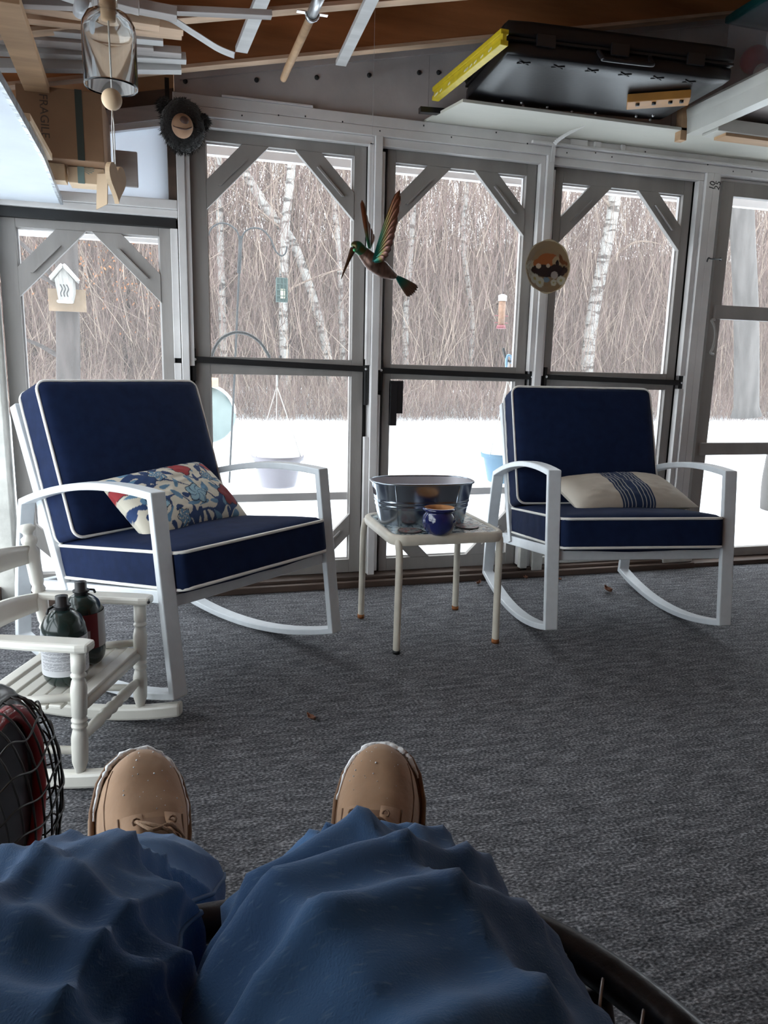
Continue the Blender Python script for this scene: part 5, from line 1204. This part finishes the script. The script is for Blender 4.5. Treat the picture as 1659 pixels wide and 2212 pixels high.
g.grid(ribbon, 40, 5); ro = g.build('bent_strip', 'timber_white', None); ro.location = c0; so = ro.modifiers.new('thick','SOLIDIFY'); so.thickness = .002; tag(ro, 'thin white plastic strip sagging from the stored lumber', 'strip')
plank('cross_bar', 'scuffed white bar under the rafters beside the sagging strip', (0.260, 2.834, 2.065), (0.289, 2.419, 2.065), .042, .018, 'timber_white', 'white bars nailed under the rafters')
plank('cross_bar', 'clean white angle bar under the rafters beside the wooden rod', (0.645, 2.992, 2.125), (0.627, 2.416, 2.125), .040, .018, 'timber_white', 'white bars nailed under the rafters')
rd_ = empty('wooden_rod', (0.433, 3.030, 2.060)); r0 = Vector(rd_.location); tag(rd_, 'round wooden rod held by a metal pipe under the rafters', 'rod')
MB().tube([Vector((0,0,0)), Vector((0.434, 2.919, 2.060))-r0, Vector((0.445, 2.474, 2.060))-r0], [.0125,.0135,.0135], 14).build('dowel', 'wood_tan', rd_)
MB().tube([Vector((0.443, 2.507, 2.060))-r0, Vector((0.446, 2.304, 2.060))-r0], .0165, 14).build('steel_pipe', 'metal_grey', rd_)
g = MB(); c_ = Vector((0.444, 2.481, 2.060))-r0; g.tube([c_+Vector((.020*math.cos(t*.449),0,-.020*math.sin(t*.449))) for t in range(8)], .004, 6); g.box((c_.x-.048,c_.y-.008,c_.z),(c_.x-.018,c_.y+.008,c_.z+.003)); g.box((c_.x+.018,c_.y-.008,c_.z),(c_.x+.048,c_.y+.008,c_.z+.003)); g.build('pipe_strap', 'steel_lite', rd_)
pv = empty('grey_pipe', (-0.177, 2.030, 1.822)); tag(pv, 'grey plastic pipe end poking out above the wind chime', 'pipe')
MB().tube([Vector((0,0,0)), Vector((-0.191, 2.100, 1.824))-Vector(pv.location)], .016, 14).build('pipe', 'pvc_grey', pv)

# ------------------------------------------------------------------ shelf over the low side with boxes
mat('shelf_white', (.62,.66,.72), .6, var=.05, scale=5, bump=.06, bscale=25); mat('foil', (.55,.58,.62), .3, metal=.6, var=.4, scale=40, bump=.5, bscale=50)
lsf = empty('eave_shelf', (-.52,2.4,1.585)); tag(lsf, 'white board shelf under the low eave', 'shelf')
g = MB(); g.prism([(-.175,-.72),(-.175,.80),(.131,.80),(.175,-.05),(.180,-.62),(.17,-.72)], 0, .014); g.build('board', 'shelf_white', lsf)
g = MB(); sp_ = [( .181,-.62),( .177,-.30),(.170,.10),(.150,.45),(.132,.79)]
for i in range(len(sp_)-1):
    for k in range(6):
        a = Vector((*sp_[i],0)).lerp(Vector((*sp_[i+1],0)),k/6); b = Vector((*sp_[i],0)).lerp(Vector((*sp_[i+1],0)),(k+1)/6); j_ = .004*noise.noise((i*3+k,1,1)); g.bar(a+Vector((j_,0,.006)), b+Vector((-j_,0,.006)), .010, .024)
g.build('foil_edge', 'foil', lsf)
cb = empty('cardboard_box', (-.335,2.975,1.6535)); tag(cb, 'brown cardboard box marked fragile with dark tape', 'box')
g = MB(); g.box((-.125,-.17,0),(.135,.17,.215)); g.build('carton', 'cardboard', cb, .003)
boxo('tape', (.052,-.1715,.0), (.074,-.1702,.216), 'tape_dark', cb, 0)
cu = bpy.data.curves.new('lettering','FONT'); cu.body = 'FRAGILE'; cu.size = .036; cu.extrude = .0003; cu.align_x = 'CENTER'; cu.materials.append(M['sill_brown'])
to = bpy.data.objects.new('lettering', cu); COL.objects.link(to); to.parent = cb; to.location = (-.055,-.1706,.125); to.rotation_euler = (R(90), R(90), 0); text_to_mesh(to)
wp = plank('wood_offcut', 'tan plank offcut lying along the edge of the eave shelf', (-0.355, 2.251, 1.618), (-0.358, 2.643, 1.618), .035, .020, 'wood_pale', None)
pb = empty('small_carton', (-.265,2.93,1.5998)); tag(pb, 'small pale carton with torn green tape and an open flap', 'box')
boxo('carton', (-.06,-.04,0), (.055,.05,.052), 'cardboard_pale', pb, .002); boxo('tape', (-.03,-.0412,-.001), (-.008,-.0402,.053), 'tape_green', pb, 0)
g = MB()
for k in range(7): a_ = -.9+.3*k; g.add([(-.019,-.0415,.046),(-.019+.045*math.cos(a_)-.002,-.0415,.046+.02*math.sin(a_)),(-.019+.045*math.cos(a_),-.0415,.048+.02*math.sin(a_))],[(0,1,2)])
g.build('torn_tape', 'tape_green', pb)
g = MB(); g.add([(.035,-.040,.035),(.072,-.075,.03),(.066,-.085,-.07),(.028,-.055,-.085)],[(0,1,2,3)]); o = g.build('flap', 'cardboard_pale', pb); so = o.modifiers.new('thick','SOLIDIFY'); so.thickness = .003
blk = boxo('wood_block', (0,0,0), (.052,.07,.0538), 'wood_pale', None, .002); blk.location = (-.385,2.87,1.5995); tag(blk, 'short wood block beside the small pale carton', 'block')
gpn = boxo('plastic_sheet', (0,0,0), (.085,.008,.125), 'wood_grey', None, .004); gpn.location = (-.188,3.06,1.636); gpn.rotation_euler = (0,0,0); tag(gpn, 'grey plastic sheet standing behind the cardboard box', 'plastic sheet')

# ------------------------------------------------------------------ shelf over the screens with stored gear
rsf = empty('header_shelf', (2.6,3.0,2.033)); tag(rsf, 'long white board shelf on top of the header', 'shelf'); o_ = Vector(rsf.location)
g = MB(); g.prism([(1.062-2.6,.255),(1.128-2.6,-.045),(4.2-2.6,-.045),(4.2-2.6,.255)], 0, .012); g.build('board', 'ply_white', rsf, .001)
g = MB(); br_ = spline([(1.669, 3.214, 1.925), (1.667, 3.208, 1.977), (1.665, 3.190, 1.999), (1.685, 3.140, 2.018), (1.738, 3.020, 2.047)],5)
g2 = MB()
for a, b in zip(br_,br_[1:]): g2.bar(Vector(a)-o_, Vector(b)-o_, .018, .004, up=(0,-1,.4))
g2.build('strap_bracket', 'white_paint', rsf)
lv_ = empty('spirit_level', (1.057, 3.081, 2.075)); l0 = Vector(lv_.location); tag(lv_, 'yellow spirit level sticking out from under the black case', 'tool'); mat('level_yellow', (.60,.46,.02), .4, var=.12, scale=30); mat('scuff', (.8,.76,.5), .5)
le = Vector((1.098, 2.509, 2.075))-l0
for k, (dz, w) in enumerate(((.0,.030),(.034,.030))): MB().bar(Vector((0,0,dz)), le+Vector((0,0,dz)), w, .016).build('flange', 'level_yellow', lv_, .002)
MB().bar(Vector((0,0,.017)), le+Vector((0,0,.017)), .014, .034).build('web', 'level_yellow', lv_)
g = MB(); rr2 = random.Random(2)
for k in range(12): t = rr2.random()*.9; q_ = le*t; g.bar(q_+Vector((-.0158,0,.0)), q_+le.normalized()*.02+Vector((-.0158,0,.004)), .001, .006)
g.build('scuffs', 'scuff', lv_)
mat('case_black', (.006,.006,.008), .38, coat=.0, bump=.04, bscale=60)
bc = empty('black_case', (1.592,2.78,2.062)); tag(bc, 'large glossy black plastic case lying on the header shelf', 'case')
Tc = Matrix.Rotation(R(-4),4,'Z')
g = MB(); g.cushion(.44,.235,.028,.018,0,10,0,Tc @ Matrix.Translation((0,0,.029))); g.build('lower_shell', 'case_black', bc)
g = MB(); g.cushion(.445,.240,.030,.018,0,10,0,Tc @ Matrix.Translation((0,0,.092))); g.build('upper_shell', 'case_black', bc)
g = MB(); g.box((-.44,-.236,.056),(.44,.23,.064),0,Tc); g.build('parting_line', 'plain_black', bc)
g = MB(); g.tube([Tc @ Vector(q) for q in spline([(-.10,-.236,.050),(-.095,-.262,.020),(-.08,-.268,.014),(.08,-.268,.014),(.095,-.262,.020),(.10,-.236,.050)],4)], .008, 8); g.build('handle', 'black_plastic', bc)
for x_ in (-.30,-.02,.28): g = MB(); g.box((x_-.035,-.247,.040),(x_+.035,-.236,.080),0,Tc); g.build('latch', 'black_plastic', bc, .002)
for k in range(6):
    for s_ in (1,-1):
        g = MB(); c_ = Tc @ Vector((-.36+.13*k,-.195,.0005)); g.bar(c_+Vector((-.022,-.010*s_,0)), c_+Vector((.022,.010*s_,0)), .004, .003); g.build('moulded_cross', 'plain_black', bc)
for k, (x_,y_) in enumerate(((-.30,.17),(-.22,.17),(-.20,.20),(-.10,.19),(.02,.215),(.12,.20),(.30,.19),(.36,.16),(.38,.215),(-.12,.22))):
    g = MB(); g.ball(Tc @ Vector((x_,y_,.0)), .0065, 8, 5); g.build('rivet', 'metal_grey', bc)
wcl = empty('orange_block', (1.83,2.72,2.030)); tag(wcl, 'orange block with black bolts under the black case', 'cleat'); mat('wood_orange', (.38,.17,.035), .5, var=.15, scale=10)  # orange block with bolts set beneath the case
g = MB(); g.box((-.10,-.045,0),(.13,.045,.030),0,Matrix.Rotation(R(-32),4,'Z')); g.build('block', 'wood_orange', wcl, .003)
for x_ in (-.06,0,.06,.10): g = MB(); g.lathe([(.001,-.008),(.008,-.008),(.008,.002),(.001,.002)],10,0,Matrix.Rotation(R(-32),4,'Z') @ Matrix.Translation((x_,-.02,0))); g.build('bolt', 'black_plastic', wcl)
stp = plank('black_strap', 'black strap hanging over the spirit level', (1.082, 2.986, 2.130), (1.291, 2.998, 2.130), .028, .010, 'black_plastic', None); tag(stp, cat='strap')
stp2 = plank('black_bar', 'black bar end sticking out over the corner of the header shelf', (1.007, 3.130, 2.043), (1.167, 3.130, 2.049), .03, .022, 'black_plastic', None); tag(stp2, cat='bar')
# end board, gutter pieces and panel further along
eb = boxo('end_board', (-.016,-.02,0), (.016,.02,.19), 'wood_tan', None, .002); eb.location = (2.150,2.975,1.995); tag(eb, 'brown board standing at the end of the black case', 'board')
gt = empty('white_gutter', (2.165,2.96,2.02)); tag(gt, 'length of white gutter trim lying across the porch', 'trim')
mat('vinyl_white', (.64,.63,.58), .4, var=.05, scale=6)
g = MB(); prf = [(0,0),(.055,0),(.055,.012),(.012,.014),(.010,.050),(.018,.060),(.030,.082),(.020,.104),(-.004,.110),(-.014,.096),(-.006,.060)]
vs = [(x,y,z) for y in (0,-.75) for x,z in prf]; n_ = len(prf); g.add(vs, [(i,(i+1)%n_,n_+(i+1)%n_,n_+i) for i in range(n_)]+[tuple(range(n_-1,-1,-1)),tuple(range(n_,2*n_))]); g.build('profile', 'vinyl_white', gt)
sp2 = boxo('storage_panel', (0,0,0), (1.6,.75,.012), 'wood_grey', None, .001); sp2.location = (2.225,2.22,2.090); tag(sp2, 'grey board laid beside the gutter to hold the plastic tote', 'board')
tr2 = empty('white_casing', (2.235,2.845,2.00)); tag(tr2, 'white boxed casing with a bare wood underside beside the gutter', 'trim')
boxo('casing', (0,0,.012), (1.5,.10,.062), 'vinyl_white', tr2, .002); boxo('wood_core', (.05,.012,0), (1.5,.085,.0125), 'wood_tan', tr2, .001)
# clear tote with red and white plush decorations
tt = empty('plastic_tote', (2.555,2.655,2.103)); tag(tt, 'clear plastic tote with a teal lid full of red and white plush decorations', 'tote')
mat('clear_plastic', (.72,.76,.84), .25, trans=.2, alpha=.16); mat('lid_teal', (.008,.10,.105), .4); mat('plush_red', (.36,.012,.025), .95, sheen=.4); mat('plush_white', (.62,.58,.57), .95, sheen=.4)
g = MB(); TH = .33
for (a,b) in (((-.30,-.215,0),(.30,.215,.004)),((-.30,-.215,0),(.30,-.211,TH)),((-.30,.211,0),(.30,.215,TH)),((-.30,-.215,0),(-.296,.215,TH)),((.296,-.215,0),(.30,.215,TH))): g.box(a,b)
g.build('bin', 'clear_plastic', tt)
g = MB(); g.cushion(.315,.230,.018,.012,0,8,0,Matrix.Translation((0,0,TH+.012))); g.build('lid', 'lid_teal', tt)
for (nm,c,r_,sq,m) in (('plush_ball',(-.225,.13,.17),.058,(1,1,.9),'plush_red'),('plush_body',(-.19,-.04,.11),.095,(1,.85,1.05),'plush_red'),('plush_head',(-.215,-.01,.205),.066,(1,1,1.05),'plush_white'),('plush_ball',(-.21,-.13,.25),.070,(1,1,1),'plush_white'),('plush_ball',(-.23,.14,.055),.05,(1,1.2,.8),'plush_red'),('plush_ball',(-.20,-.15,.10),.058,(1,1,1),'plush_red'),('plush_paw',(-.262,.045,.085),.028,(1,1,1.3),'plush_white'),('plush_ball',(-.05,.05,.12),.11,(1,1,1),'plush_white'),('carton',(-.24,.09,.012),.055,(1,1.2,.22),'cardboard_pale')):
    g = MB(); g.ball(c, r_, 18, 12, 0, sq); g.build(nm, m, tt)

# ------------------------------------------------------------------ dry leaves on the carpet
mat('dry_leaf', (.20,.085,.05), .85, var=.3, scale=60)
for i, (loc_, s_, lab) in enumerate((((1.917, 2.879, 0.000), .034, 'curled reddish dry leaf on the carpet under the beige pillow chair'), ((1.632, 3.154, 0.000), .022, 'small dry leaf by the sill behind the beige pillow chair'), ((1.366, 3.111, 0.000), .022, 'small brown leaf on the carpet behind the side table'), ((1.783, 3.099, 0.000), .018, 'tiny dry leaf by the sill between the rockers of the chair'), ((0.352, 1.941, 0.000), .020, 'dark leaf crumb alone on the open carpet'))):
    rl = random.Random(i+3); g = MB()
    def lf(u, v): 
        w = math.sin(math.pi*min(1,u*1.02))**.7*(.42+.12*math.sin(u*14)); return ((u-.5)*2*s_, (v-.5)*2*w*s_, .004+s_*.5*abs(v-.5)**1.3*2+s_*.25*(u-.5)**2*4)
    g.grid(lf, 12, 7); o = g.build('dry_leaf', 'dry_leaf'); so = o.modifiers.new('thick','SOLIDIFY'); so.thickness = .0012; so.offset = 0
    o.location = (loc_[0],loc_[1],.001); o.rotation_euler = (0,0,rl.random()*6.3); tag(o, lab, 'leaf', 'dry leaves on the carpet')
